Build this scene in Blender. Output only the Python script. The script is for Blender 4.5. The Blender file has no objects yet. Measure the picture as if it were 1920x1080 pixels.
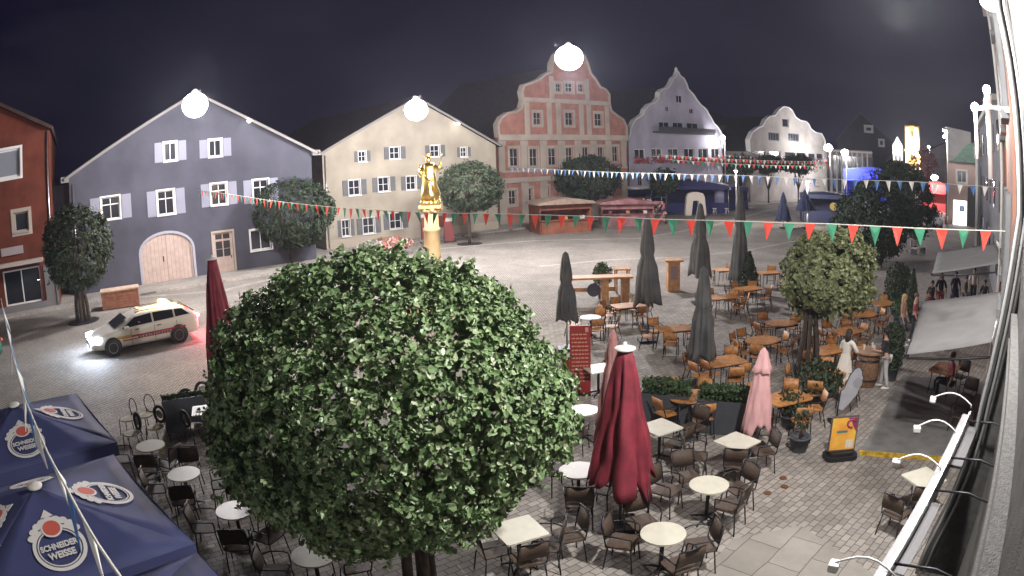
import bpy, bmesh, math, random
from math import sin, cos, tan, pi, radians, hypot, atan2, sqrt
from mathutils import Vector, Matrix, geometry
random.seed(7)
R = random.Random(11)
scene = bpy.context.scene
COL = scene.collection

# ---------------------------------------------------------------- camera
FPX, KA, PITCH, ROLL, CAMZ = 1300.0, -0.10009584, 0.18988769, -0.03321628, 6.15
CAM = Vector((0, 0, CAMZ))
FW = Vector((0, cos(PITCH), -sin(PITCH))); UP = Vector((0, sin(PITCH), cos(PITCH))); RT = Vector((1, 0, 0))
cr, sr = cos(ROLL), sin(ROLL)
cam_x = RT*cr + UP*sr
cam_y = RT*-sr + UP*cr
cd = bpy.data.cameras.new('camera'); cam = bpy.data.objects.new('camera', cd); COL.objects.link(cam)
cam.matrix_world = Matrix(((cam_x.x, cam_y.x, -FW.x, 0), (cam_x.y, cam_y.y, -FW.y, 0), (cam_x.z, cam_y.z, -FW.z, CAMZ), (0, 0, 0, 1)))
scene.camera = cam
cd.type = 'PANO'; cd.panorama_type = 'FISHEYE_LENS_POLYNOMIAL'
cd.sensor_width = 36.0; cd.sensor_fit = 'HORIZONTAL'
cd.fisheye_fov = radians(180)
cd.fisheye_polynomial_k0 = 0.0
cd.fisheye_polynomial_k1 = -0.04068102
cd.fisheye_polynomial_k2 = -0.00012372
cd.fisheye_polynomial_k3 = 6.52943071e-06
cd.fisheye_polynomial_k4 = -5.05372623e-07
cd.clip_start = 0.05; cd.clip_end = 6000

def ray(px, py):
    """direction through a point of the 1920x1080 photograph"""
    x, y = px-960, 540-py
    rr = max(hypot(x, y), 1e-9); r = rr/FPX; th = r
    for _ in range(20): th = r/(1+KA*th*th)
    s = sin(th)/rr
    return (cam_x*(x*s) + cam_y*(y*s) + FW*cos(th)).normalized()
def at(px, py, z=0.0):
    d = ray(px, py); t = (z-CAMZ)/d.z
    p = CAM + d*t; return Vector((p.x, p.y, z))
def atd(px, py, dist):
    d = ray(px, py); t = dist/hypot(d.x, d.y); return CAM + d*t
def zat(px, py, p):
    """height of the view ray where it passes over the plan distance of p"""
    d = ray(px, py); return CAMZ + d.z*hypot(p[0], p[1])/hypot(d.x, d.y)

# ---------------------------------------------------------------- world, exposure
w = bpy.data.worlds.new('World'); scene.world = w; w.use_nodes = True
nt = w.node_tree; bg = nt.nodes['Background']
tc = nt.nodes.new('ShaderNodeTexCoord'); ns = nt.nodes.new('ShaderNodeTexNoise')
ns.inputs['Scale'].default_value = 3.0; ns.inputs['Detail'].default_value = 5; ns.inputs['Roughness'].default_value = 0.62
mp = nt.nodes.new('ShaderNodeMapping'); mp.inputs['Scale'].default_value = (1, 1, 2.6); mp.inputs['Location'].default_value = (0.4, 0.9, 0.1)
rp = nt.nodes.new('ShaderNodeValToRGB')
rp.color_ramp.elements[0].position = 0.42; rp.color_ramp.elements[0].color = (0.0022, 0.0017, 0.0085, 1)
rp.color_ramp.elements[1].position = 0.80; rp.color_ramp.elements[1].color = (0.012, 0.010, 0.018, 1)
nt.links.new(tc.outputs['Generated'], mp.inputs['Vector']); nt.links.new(mp.outputs[0], ns.inputs['Vector'])
nt.links.new(ns.outputs['Fac'], rp.inputs[0]); nt.links.new(rp.outputs[0], bg.inputs['Color']); bg.inputs['Strength'].default_value = 1.0
scene.view_settings.view_transform = 'Standard'; scene.view_settings.look = 'None'
scene.view_settings.exposure = 0.55; scene.view_settings.gamma = 1.0
scene.render.engine = 'CYCLES'
cy = scene.cycles
HAZE = .00042
cy.use_denoising = True; cy.max_bounces = 4; cy.volume_bounces = 0; cy.volume_max_steps = 64; cy.diffuse_bounces = 3; cy.glossy_bounces = 2; cy.transmission_bounces = 2; cy.transparent_max_bounces = 6
cy.caustics_reflective = False; cy.caustics_refractive = False; cy.sample_clamp_indirect = 3.0; cy.use_light_tree = True

def lamp(name, loc, power, color=(1, .95, .88), radius=.25, parent=None):
    l = bpy.data.lights.new(name, 'POINT'); l.energy = power; l.color = color; l.shadow_soft_size = radius
    o = bpy.data.objects.new(name, l); COL.objects.link(o); o.location = loc
    if parent: o.parent = parent
    return o

# ---------------------------------------------------------------- materials
MATS = {}
def mat(name, col, rough=.7, metal=0, noise=0, scale=4, bump=0, bscale=30, emit=None, estr=0, spec=.5, stain=None, coord='Object', det=4):
    if name in MATS: return MATS[name]
    m = bpy.data.materials.new(name); m.use_nodes = True; MATS[name] = m
    t = m.node_tree; b = t.nodes['Principled BSDF']
    b.inputs['Base Color'].default_value = (*col, 1); b.inputs['Roughness'].default_value = rough; b.inputs['Metallic'].default_value = metal
    b.inputs['Specular IOR Level'].default_value = spec
    if noise or bump or stain:
        c = t.nodes.new('ShaderNodeTexCoord')
    if noise:
        n = t.nodes.new('ShaderNodeTexNoise'); n.inputs['Scale'].default_value = scale; n.inputs['Detail'].default_value = det
        t.links.new(c.outputs[coord], n.inputs['Vector'])
        r = t.nodes.new('ShaderNodeValToRGB'); r.color_ramp.elements[0].position = .3; r.color_ramp.elements[1].position = .7
        lo = tuple(v*(1-noise) for v in col); hi = tuple(min(1, v*(1+noise)) for v in col)
        if stain: lo = stain
        r.color_ramp.elements[0].color = (*lo, 1); r.color_ramp.elements[1].color = (*hi, 1)
        t.links.new(n.outputs['Fac'], r.inputs[0]); t.links.new(r.outputs[0], b.inputs['Base Color'])
    if bump:
        n2 = t.nodes.new('ShaderNodeTexNoise'); n2.inputs['Scale'].default_value = bscale; n2.inputs['Detail'].default_value = 3
        t.links.new(c.outputs[coord], n2.inputs['Vector'])
        bp = t.nodes.new('ShaderNodeBump'); bp.inputs['Strength'].default_value = bump; bp.inputs['Distance'].default_value = .02
        t.links.new(n2.outputs['Fac'], bp.inputs['Height']); t.links.new(bp.outputs[0], b.inputs['Normal'])
    if emit:
        b.inputs['Emission Color'].default_value = (*emit, 1); b.inputs['Emission Strength'].default_value = estr
    return m
def leafmat(name, cols, rough=.55, trans=0.0):
    m = bpy.data.materials.new(name); m.use_nodes = True; t = m.node_tree; b = t.nodes['Principled BSDF']
    g = t.nodes.new('ShaderNodeNewGeometry'); r = t.nodes.new('ShaderNodeValToRGB'); e = r.color_ramp.elements
    e[0].position = 0; e[0].color = (*cols[0], 1); e[1].position = 1; e[1].color = (*cols[-1], 1)
    for i, c in enumerate(cols[1:-1]): k = e.new((i+1)/(len(cols)-1)); k.color = (*c, 1)
    t.links.new(g.outputs['Random Per Island'], r.inputs[0]); t.links.new(r.outputs[0], b.inputs['Base Color'])
    b.inputs['Roughness'].default_value = rough; b.inputs['Specular IOR Level'].default_value = .4
    return m
def paving(name, cols, bw, rh, rot=0, mortar=(.03, .03, .03), msize=.012, rough=.75, squash=1.0):
    m = bpy.data.materials.new(name); m.use_nodes = True; t = m.node_tree; b = t.nodes['Principled BSDF']
    c = t.nodes.new('ShaderNodeTexCoord'); mp = t.nodes.new('ShaderNodeMapping'); mp.inputs['Rotation'].default_value = (0, 0, rot)
    t.links.new(c.outputs['Object'], mp.inputs['Vector'])
    wob = t.nodes.new('ShaderNodeTexNoise'); wob.inputs['Scale'].default_value = 3; wob.inputs['Detail'].default_value = 2
    t.links.new(mp.outputs[0], wob.inputs['Vector'])
    mix0 = t.nodes.new('ShaderNodeVectorMath'); mix0.operation = 'MULTIPLY_ADD'; mix0.inputs[1].default_value = (.06, .06, 0)
    t.links.new(wob.outputs['Color'], mix0.inputs[0]); t.links.new(mp.outputs[0], mix0.inputs[2])
    br = t.nodes.new('ShaderNodeTexBrick'); br.inputs['Scale'].default_value = 1; br.inputs['Brick Width'].default_value = bw; br.inputs['Row Height'].default_value = rh
    br.inputs['Mortar Size'].default_value = msize; br.inputs['Mortar Smooth'].default_value = .3; br.inputs['Bias'].default_value = 0
    br.inputs['Color1'].default_value = (*cols[0], 1); br.inputs['Color2'].default_value = (*cols[1], 1); br.inputs['Mortar'].default_value = (*mortar, 1)
    br.offset_frequency = 2
    t.links.new(mix0.outputs[0], br.inputs['Vector'])
    n = t.nodes.new('ShaderNodeTexNoise'); n.inputs['Scale'].default_value = .35; n.inputs['Detail'].default_value = 6; n.inputs['Roughness'].default_value = .7
    t.links.new(c.outputs['Object'], n.inputs['Vector'])
    r = t.nodes.new('ShaderNodeValToRGB'); r.color_ramp.elements[0].position = .35; r.color_ramp.elements[0].color = (.62, .60, .58, 1)
    r.color_ramp.elements[1].position = .65; r.color_ramp.elements[1].color = (1.12, 1.08, 1.04, 1)
    t.links.new(n.outputs['Fac'], r.inputs[0])
    mx = t.nodes.new('ShaderNodeMix'); mx.data_type = 'RGBA'; mx.blend_type = 'MULTIPLY'; mx.inputs[0].default_value = .8
    t.links.new(br.outputs['Color'], mx.inputs[6]); t.links.new(r.outputs[0], mx.inputs[7]); t.links.new(mx.outputs[2], b.inputs['Base Color'])
    bp = t.nodes.new('ShaderNodeBump'); bp.inputs['Strength'].default_value = .5; bp.inputs['Distance'].default_value = .01; bp.invert = True
    t.links.new(br.outputs['Fac'], bp.inputs['Height']); t.links.new(bp.outputs[0], b.inputs['Normal'])
    b.inputs['Roughness'].default_value = rough; b.inputs['Specular IOR Level'].default_value = .35
    return m

WHITE = mat('white_paint', (.75, .74, .72), .5)
OFFW = mat('off_white', (.62, .60, .55), .6, noise=.1, scale=3)
DARKM = mat('dark_metal', (.035, .035, .04), .45, .6)
BLACK = mat('black', (.015, .015, .018), .5)
STEEL = mat('steel', (.5, .5, .52), .35, .9)
GLASS = mat('dark_glass', (.02, .022, .03), .12, 0, spec=.8)
WICKER = mat('wicker', (.075, .05, .035), .6, noise=.5, scale=60, bump=.4, bscale=120)
WOODO = mat('orange_wood', (.46, .21, .07), .45, noise=.35, scale=9)
WOODB = mat('brown_wood', (.24, .10, .045), .55, noise=.4, scale=6)
BARK = mat('bark', (.06, .045, .035), .9, noise=.4, scale=8, bump=.6, bscale=20)
TTOP = mat('pale_table_top', (.60, .58, .48), .4, noise=.07, scale=6)
SKIN = mat('skin', (.45, .27, .19), .6)
BULB = mat('street_lamp_glass', (1, 1, 1), .5, emit=(1, .97, 1.0), estr=160)
BULB2 = mat('small_lamp_glass', (1, 1, 1), .5, emit=(1, .95, .85), estr=14)

# ---------------------------------------------------------------- mesh builder
class MB:
    def __init__(s): s.v = []; s.f = []; s.m = []; s.sm = []; s.mi = 0; s.M = None; s.smooth = False; s.cut = []
    def add(s, vs, fs):
        k = len(s.v); s.cut.append((k, len(s.f)))
        for p in vs:
            p = Vector(p)
            s.v.append(s.M @ p if s.M else p)
        for f in fs: s.f.append([i+k for i in f]); s.m.append(s.mi); s.sm.append(s.smooth)
        return s
    def box(s, c, d, rz=0, rx=0, ry=0, taper=1.0):
        hx, hy, hz = d[0]/2, d[1]/2, d[2]/2
        vs = [(x*hx*(taper if z > 0 else 1), y*hy*(taper if z > 0 else 1), z*hz) for z in (-1, 1) for x, y in ((-1, -1), (1, -1), (1, 1), (-1, 1))]
        if rx or ry or rz:
            q = Matrix.Rotation(rz, 3, 'Z') @ Matrix.Rotation(ry, 3, 'Y') @ Matrix.Rotation(rx, 3, 'X'); vs = [q @ Vector(p) for p in vs]
        vs = [(p[0]+c[0], p[1]+c[1], p[2]+c[2]) for p in vs]
        return s.add(vs, [(3, 2, 1, 0), (4, 5, 6, 7), (0, 1, 5, 4), (1, 2, 6, 5), (2, 3, 7, 6), (3, 0, 4, 7)])
    def b2(s, x0, x1, y0, y1, z0, z1): return s.box(((x0+x1)/2, (y0+y1)/2, (z0+z1)/2), (x1-x0, y1-y0, z1-z0))
    def tube(s, pts, r, n=8, cap=True):
        pts = [Vector(p) for p in pts]; rs = r if isinstance(r, (list, tuple)) else [r]*len(pts)
        vs = []; old = None; sm = s.smooth; s.smooth = True
        for i, p in enumerate(pts):
            t = (pts[min(i+1, len(pts)-1)]-pts[max(i-1, 0)]).normalized()
            if old is None: a = t.orthogonal().normalized()
            else: a = (old - t*old.dot(t)).normalized() if (old - t*old.dot(t)).length > 1e-6 else t.orthogonal().normalized()
            old = a; b = t.cross(a)
            for k in range(n): vs.append(p+(a*cos(2*pi*k/n)+b*sin(2*pi*k/n))*rs[i])
        fs = [(i*n+k, i*n+(k+1) % n, (i+1)*n+(k+1) % n, (i+1)*n+k) for i in range(len(pts)-1) for k in range(n)]
        s.add(vs, fs); s.smooth = False
        if cap:
            k = len(s.v)-len(vs)
            s.f += [list(range(k, k+n))[::-1], list(range(k+len(vs)-n, k+len(vs)))]; s.m += [s.mi]*2; s.sm += [False]*2
        s.smooth = sm
        return s
    def lathe(s, prof, n=20, c=(0, 0, 0), fn=None):
        vs = []
        for i, (r, z) in enumerate(prof):
            for k in range(n):
                a = 2*pi*k/n; q = r*(fn(a, i, z) if fn else 1); vs.append((c[0]+q*cos(a), c[1]+q*sin(a), c[2]+z))
        fs = [(i*n+k, i*n+(k+1) % n, (i+1)*n+(k+1) % n, (i+1)*n+k) for i in range(len(prof)-1) for k in range(n)]
        sm = s.smooth; s.smooth = True; s.add(vs, fs); s.smooth = sm
        return s
    def disc(s, c, rx, ry, z0, z1, n=28):
        vs = [(c[0]+rx*cos(2*pi*k/n), c[1]+ry*sin(2*pi*k/n), z) for z in (z0, z1) for k in range(n)]
        fs = [list(range(n))[::-1], list(range(n, 2*n))]+[(k, (k+1) % n, n+(k+1) % n, n+k) for k in range(n)]
        return s.add(vs, fs)
    def ball(s, c, r, n=10, sq=(1, 1, 1)):
        m = max(4, n//2+1); vs = []
        for i in range(m+1):
            t = pi*i/m
            for k in range(n): vs.append((c[0]+r*sq[0]*sin(t)*cos(2*pi*k/n), c[1]+r*sq[1]*sin(t)*sin(2*pi*k/n), c[2]-r*sq[2]*cos(t)))
        fs = [(i*n+k, i*n+(k+1) % n, (i+1)*n+(k+1) % n, (i+1)*n+k) for i in range(m) for k in range(n)]
        sm = s.smooth; s.smooth = True; s.add(vs, fs); s.smooth = sm
        return s
    def prism(s, poly, y0, y1):
        """poly in (x, z), extruded along y"""
        n = len(poly); vs = [(x, y0, z) for x, z in poly]+[(x, y1, z) for x, z in poly]
        tri = geometry.tessellate_polygon([[Vector((x, z, 0)) for x, z in poly]])
        fs = [tuple(t) for t in tri]+[tuple(n+i for i in t[::-1]) for t in tri]+[(i, (i+1) % n, n+(i+1) % n, n+i) for i in range(n)]
        return s.add(vs, fs)
    def poly(s, pts):
        tri = geometry.tessellate_polygon([[Vector(p) for p in pts]]); return s.add(pts, [tuple(t) for t in tri])
    def slab(s, poly, z0, z1):
        n = len(poly); vs = [(x, y, z0) for x, y in poly]+[(x, y, z1) for x, y in poly]
        tri = geometry.tessellate_polygon([[Vector((x, y, 0)) for x, y in poly]])
        fs = [tuple(t) for t in tri]+[tuple(n+i for i in t[::-1]) for t in tri]+[(i, (i+1) % n, n+(i+1) % n, n+i) for i in range(n)]
        return s.add(vs, fs)
    def each(s, name, mats, parent=None, **kw):
        """one object per shape added"""
        c = s.cut+[(len(s.v), len(s.f))]; out = []
        for (v0, f0), (v1, f1) in zip(c, c[1:]):
            q = MB(); q.v = s.v[v0:v1]; q.f = [[i-v0 for i in f] for f in s.f[f0:f1]]; q.m = s.m[f0:f1]; q.sm = s.sm[f0:f1]; out.append(q.build(name, mats, parent, **kw))
        return out
    def build(s, name, mats, parent=None, loc=None, rz=None, fix=True, bevel=0):
        me = bpy.data.meshes.new(name); me.from_pydata([tuple(v) for v in s.v], [], s.f); me.update()
        if fix:
            b = bmesh.new(); b.from_mesh(me); bmesh.ops.recalc_face_normals(b, faces=b.faces); b.to_mesh(me); b.free()
        if not isinstance(mats, (list, tuple)): mats = [mats]
        for m in mats: me.materials.append(m)
        if len(me.polygons) == len(s.m):
            me.polygons.foreach_set('material_index', s.m); me.polygons.foreach_set('use_smooth', s.sm)
        o = bpy.data.objects.new(name, me); COL.objects.link(o)
        if parent: o.parent = parent
        if loc is not None: o.location = loc
        if rz is not None: o.rotation_euler = (0, 0, rz)
        if bevel:
            bv = o.modifiers.new('bevel', 'BEVEL'); bv.width = bevel; bv.segments = 2; bv.limit_method = 'ANGLE'
        return o
def empty(name, loc=(0, 0, 0), rz=0):
    o = bpy.data.objects.new(name, None); COL.objects.link(o); o.location = loc; o.rotation_euler = (0, 0, rz); o.empty_display_size = .2
    return o
def tag(o, label=None, cat=None, group=None, kind=None):
    if label: o['label'] = label
    if cat: o['category'] = cat
    if group: o['group'] = group
    if kind: o['kind'] = kind
    return o
def kids(o): return CH.get(o.name, [])
CH = {}
def index_children():
    CH.clear()
    for o in COL.objects:
        if o.parent: CH.setdefault(o.parent.name, []).append(o)
def copy_tree(o, loc, rz, label=None, group=None, scale=None):
    def rec(a, par):
        c = a.copy(); COL.objects.link(c)
        if par: c.parent = par
        for k in kids(a): rec(k, c)
        return c
    r = rec(o, None); r.location = loc; r.rotation_euler = (0, 0, rz)
    if label: r['label'] = label
    if group: r['group'] = group
    if scale: r.scale = scale
    return r
def text(body, size, mt, parent, M, name='lettering', ext=.003, sx=1.0):
    c = bpy.data.curves.new(name, 'FONT'); c.body = body; c.size = size; c.align_x = 'CENTER'; c.align_y = 'CENTER'; c.extrude = ext; c.offset = size*.035
    c.materials.append(mt); o = bpy.data.objects.new(name, c); COL.objects.link(o); o.parent = parent; o.matrix_local = M @ Matrix.Diagonal((sx, 1, 1, 1))
    return o

# ================================================================ setting: ground
PSI = radians(52.68)
DIR = Vector((sin(PSI), cos(PSI), 0)); AWAY = Vector((-cos(PSI), sin(PSI), 0))
SETT = paving('sett_paving', ((.40, .375, .345), (.27, .255, .24)), .24, .15, rot=radians(-38), msize=.011, mortar=(.13, .12, .11))
SLAB = paving('slab_paving', ((.33, .315, .29), (.27, .26, .24)), .95, .62, rot=radians(-42), msize=.010, mortar=(.12, .115, .11))
COBB = paving('cobble_paving', ((.42, .39, .35), (.32, .295, .265)), .12, .11, rot=radians(20), msize=.016, mortar=(.08, .075, .07))
BAND = paving('band_paving', ((.42, .395, .36), (.36, .34, .31)), .40, .30, rot=radians(-37), msize=.012, mortar=(.15, .14, .13))
g = MB(); g.add([(-2500, -500, 0), (2500, -500, 0), (2500, 3500, 0), (-2500, 3500, 0)], [(0, 1, 2, 3)])
tag(g.build('ground', COBB), kind='structure')
def sheet(name, pts, z, m):
    g = MB(); g.poly([(p[0], p[1], z) for p in pts]); return tag(g.build(name, m), kind='structure')
def P(s, n, z=0): v = DIR*s+AWAY*n; return Vector((v.x, v.y, z))
# terrace paving of larger setts on the near side
sheet('terrace_paving', [P(-60, 19), P(-20, 19), P(14, 19.6), P(28, 17), P(44, 12), P(60, 3), P(60, -12), P(-60, -8)], .004, SETT)
sheet('slab_path', [at(1300, 1095), at(1372, 1012), at(1500, 985), at(1640, 1078), at(1640, 1400), at(1200, 1400)], .008, SLAB)
# pavement in front of the far facades, one real step up
g = MB(); pv = [P(-30, 38.6), P(12, 39.4), P(24, 44.8), P(46, 46.0), P(140, 44.0), P(140, 80), P(-30, 80)]
g.slab([(p.x, p.y) for p in pv], -.05, .12); tag(g.build('pavement', BAND), kind='structure')
# pale band of flat stones running along the square
def band(name, pts, wdt, z=.012):
    L = []; Rr = []
    for i, p in enumerate(pts):
        t = (pts[min(i+1, len(pts)-1)]-pts[max(i-1, 0)]).normalized(); nrm = Vector((-t.y, t.x, 0))
        L.append(p+nrm*wdt/2); Rr.append(p-nrm*wdt/2)
    g = MB(); n = len(pts)
    g.add([(q.x, q.y, z) for q in L+Rr], [(i, i+1, n+i+1, n+i) for i in range(n-1)])
    return tag(g.build(name, BAND), kind='structure')
band('drainage_channel', [at(a, b) for a, b in ((20, 640), (230, 560), (420, 545), (700, 478), (1000, 452), (1200, 447), (1330, 425), (1450, 392), (1560, 372))], .6)
band('drainage_channel', [at(a, b) for a, b in ((1010, 500), (1150, 487), (1290, 482), (1400, 470), (1500, 450))], .35)

# ================================================================ buildings
class Fac:
    """vertical facade plane through plan point O heading psi; local x along it, y into the building"""
    def __init__(s, O, psi):
        s.O = Vector((O[0], O[1], 0)); s.d = Vector((sin(psi), cos(psi), 0)); s.m = Vector((-cos(psi), sin(psi), 0)); s.rz = atan2(s.d.y, s.d.x)
    def loc(s, px, py):
        r = ray(px, py); t = (s.O-CAM).dot(s.m)/r.dot(s.m); p = CAM+r*t
        return ((p-s.O).dot(s.d), p.z)
    def L(s, pts): return [s.loc(*p) for p in pts]
    def rect(s, x0, y0, x1, y1):
        a = s.loc(x0, y0); b = s.loc(x1, y1); c = s.loc(x0, y1); e = s.loc(x1, y0)
        return ((a[0]+c[0])/2, (b[0]+e[0])/2, (b[1]+c[1])/2, (a[1]+e[1])/2)   # x0, x1, z0, z1
def plane_at(px, n, psi=PSI):
    """plan point where the ray column px (at the horizon) meets the street-parallel plane n metres away"""
    m = Vector((-cos(psi), sin(psi), 0)); r = ray(px, 300); t = n/r.dot(m); return (r.x*t, r.y*t)
def wallface(mb, outline, holes, depth=.18):
    """front wall at y=0 with real openings and their reveals"""
    polys = [[Vector((x, z, 0)) for x, z in outline]]+[[Vector((x, z, 0)) for x, z in h] for h in holes]
    tri = geometry.tessellate_polygon(polys); fl = [p for q in polys for p in q]
    mb.add([(p.x, 0, p.y) for p in fl], [tuple(t) for t in tri])
    for h in holes:
        n = len(h); mb.add([(x, 0, z) for x, z in h]+[(x, depth, z) for x, z in h], [(i, (i+1) % n, n+(i+1) % n, n+i) for i in range(n)])
def rc(r): return [(r[0], r[2]), (r[1], r[2]), (r[1], r[3]), (r[0], r[3])]
def window(root, r, fm=WHITE, nx=2, ny=1, fw=.08, depth=.18, surround=None, glass=GLASS, sill=True, name='window', top=0):
    x0, x1, z0, z1 = r; m = MB(); d = depth
    m.b2(x0, x0+fw, d-.06, d, z0, z1); m.b2(x1-fw, x1, d-.06, d, z0, z1); m.b2(x0+fw, x1-fw, d-.06, d, z0, z0+fw); m.b2(x0+fw, x1-fw, d-.06, d, z1-fw, z1)
    for i in range(1, nx): xm = x0+(x1-x0)*i/nx; m.b2(xm-fw*.35, xm+fw*.35, d-.055, d-.002, z0+fw, z1-fw)
    for j in range(1, ny): zm = z0+(z1-z0)*j/ny; m.b2(x0+fw, x1-fw, d-.052, d-.004, zm-fw*.3, zm+fw*.3)
    if top: zm = z0+(z1-z0)*top; m.b2(x0+fw, x1-fw, d-.065, d-.001, zm-fw*.5, zm+fw*.5)
    if surround:
        s = surround
        m.b2(x0-s, x0-.001, -.04, -.001, z0-s, z1+s); m.b2(x1+.001, x1+s, -.04, -.001, z0-s, z1+s); m.b2(x0-.001, x1+.001, -.043, -.001, z1+.001, z1+s); m.b2(x0-.001, x1+.001, -.043, -.001, z0-s, z0-.001)
    w = m.build(name, fm, root)
    p = MB(); p.b2(x0+.01, x1-.01, d-.03, d-.02, z0+.01, z1-.01); p.build('pane', glass, w)
    if sill:
        q = MB(); q.b2(x0-.08, x1+.08, -.12, -.002 if not surround else -.045, z0-.07, z0-.005); q.build('sill', fm, w)
    return w
def shutter(root, x0, x1, z0, z1, m):
    b = MB(); b.b2(x0, x1, -.05, -.012, z0, z1)
    n = max(3, int((z1-z0)/.16))
    for i in range(n): zz = z0+.06+(z1-z0-.12)*(i+.5)/n; b.b2(x0+.05, x1-.05, -.062, -.05, zz-.035, zz+.03)
    return b.build('shutter', m, root)
def gable_body(root, W, H, HA, xa, depth, wm, rm, holes, oh=.45, eave=.35, xl=0):
    """plain gabled house: front wall with openings, other walls, two roof slopes"""
    out = [(xl, 0), (W, 0), (W, H), (xa, HA), (xl, H)]
    m = MB(); wallface(m, out, holes)
    m.add([(xl, 0, 0), (xl, depth, 0), (xl, depth, H), (xl, 0, H)], [(0, 1, 2, 3)]); m.add([(W, 0, 0), (W, depth, 0), (W, depth, H), (W, 0, H)], [(0, 1, 2, 3)])
    m.add([(x, depth, z) for x, z in out], [(0, 1, 2, 3, 4)])
    w = m.build('wall', wm, root)
    r = MB()
    for a, b in (((xa, HA), (W, H)), ((xa, HA), (xl, H))):
        dx, dz = b[0]-a[0], b[1]-a[1]; L = hypot(dx, dz); ux, uz = dx/L, dz/L; nx, nz = -uz*(1 if dx > 0 else -1), ux*(1 if dx > 0 else -1)
        e = (b[0]+ux*oh, b[1]+uz*oh); t = .16
        r.prism([(a[0], a[1]+.02), (e[0], e[1]+.02), (e[0]+nx*t, e[1]+nz*t+.02), (a[0], a[1]+t/max(.3, abs(ux))+.02)], -eave, depth+eave)
    roof = r.build('roof', rm, root)
    return w, roof

ROOFT = mat('roof_tiles', (.035, .018, .014), .85, noise=.35, scale=2, bump=.5, bscale=14)
ROOFG = mat('grey_roof', (.03, .03, .032), .85, noise=.3, scale=2)
def plaster(name, col, nz=.22, sc=.45): return mat(name, col, .9, noise=nz, scale=sc, det=9, bump=.25, bscale=25, spec=.2)
BLUEP = plaster('blue_plaster', (.078, .078, .100)); YELP = plaster('cream_yellow_plaster', (.35, .31, .245)); PINKP = mat('pink_plaster', (.36, .17, .13), .9, noise=.22, scale=1.3, bump=.2, bscale=25, spec=.2)
CREAM = plaster('cream_trim', (.42, .36, .30)); WHP = plaster('white_plaster', (.42, .41, .49)); WHP2 = plaster('ivory_plaster', (.34, .32, .28))
REDP = mat('red_plaster', (.13, .036, .022), .9, noise=.3, scale=.8, bump=.25, bscale=20, spec=.2)
SHBL = mat('pale_blue_shutter', (.26, .265, .33), .6); SHGR = mat('grey_shutter', (.12, .125, .13), .7, noise=.15); DOORW = mat('pale_door_wood', (.48, .37, .32), .6, noise=.12, scale=3)

# ---------------- blue house
F = Fac(plane_at(128, 42.6), PSI); B = empty('gabled_house', F.O, F.rz)
tag(B, 'slate blue gabled house with white shutters and an arched pale gate', 'house')
WL = F.loc(128, 337); WR = F.loc(583, 282); AP = F.loc(366, 178); EH = (WL[1]+WR[1])/2; WW = WR[0]
holes = []; wins = []
def W_(*q, **k): r = F.rect(*q); holes.append(rc(r)); wins.append((r, k)); return r
gw = [W_(308, 267, 331, 301, nx=2, ny=1), W_(392, 262, 415, 293, nx=2, ny=1)]
mw = [W_(191, 369, 225, 411, nx=2, ny=1, top=.66), W_(296, 357, 327, 402, nx=2, ny=1, top=.66), W_(396, 344, 425, 384, nx=2, ny=1, top=.66), W_(475, 337, 503, 378, nx=2, ny=1, top=.66)]
gr = W_(470, 430, 508, 468, nx=2, ny=1)
ge = F.rect(267, 470, 364, 530); dr = F.rect(402, 435, 438, 511)
gt = F.loc(316, 437)[1]; n = 14
arch = [(ge[0], .0), (ge[1], .0)]+[((ge[0]+ge[1])/2+(ge[1]-ge[0])/2*cos(pi*i/n), ge[3]+(gt-ge[3])*sin(pi*i/n)) for i in range(n+1)]
dh = (dr[0], dr[1], .02, dr[3]); holes += [arch, rc(dh)]
gable_body(B, WW, EH, AP[1], AP[0], 20, BLUEP, ROOFT, holes)
for r, k in wins:
    w = window(B, r, surround=.10, fw=.07, **k)
for r in gw: wd = (r[1]-r[0])*.62; shutter(B, r[0]-.14-wd, r[0]-.14, r[2]-.05, r[3]+.05, SHBL); shutter(B, r[1]+.14, r[1]+.14+wd, r[2]-.05, r[3]+.05, SHBL)
for r in mw: wd = (r[1]-r[0])*.52; shutter(B, r[0]-.14-wd, r[0]-.14, r[2]-.05, r[3]+.05, SHBL); shutter(B, r[1]+.14, r[1]+.14+wd, r[2]-.05, r[3]+.05, SHBL)
g = MB(); g.prism([(x, z) for x, z in arch], .10, .16); gate = g.build('gate', DOORW, B)
g = MB()
xm = (ge[0]+ge[1])/2
for i in range(13):
    x = ge[0]+(ge[1]-ge[0])*(i+.5)/13; zt = ge[3]+(gt-ge[3])*sqrt(max(0, 1-((x-xm)/((ge[1]-ge[0])/2))**2)); g.b2(x-.012, x+.012, .094, .10, .05, zt)
g.b2(xm-.03, xm+.03, .085, .0995, .05, gt-.05); g.build('gate_joint', mat('gate_joint_brown', (.33, .24, .20), .8), gate)  # joint strips in a darker brown than the boards
g = MB(); g.box((xm-.25, .07, 1.5), (.08, .05, .35)); g.build('handle', DARKM, gate)
g = MB(); s = .16
for i in range(n):
    a0, a1 = pi*i/n, pi*(i+1)/n; hx = (ge[1]-ge[0])/2; hz = gt-ge[3]
    g.prism([(xm+hx*cos(a0), ge[3]+hz*sin(a0)), (xm+(hx+s)*cos(a0), ge[3]+(hz+s)*sin(a0)), (xm+(hx+s)*cos(a1), ge[3]+(hz+s)*sin(a1)), (xm+hx*cos(a1), ge[3]+hz*sin(a1))], -.04, -.002)
g.b2(ge[0]-s, ge[0], -.04, -.002, 0, ge[3]); g.b2(ge[1], ge[1]+s, -.04, -.002, 0, ge[3]); g.build('gate_surround', mat('blue_grey_trim', (.35, .35, .42), .8), B)
g = MB(); g.b2(dh[0], dh[1], .10, .15, .02, dh[3]); door = g.build('door', DOORW, B)
g = MB()
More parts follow.
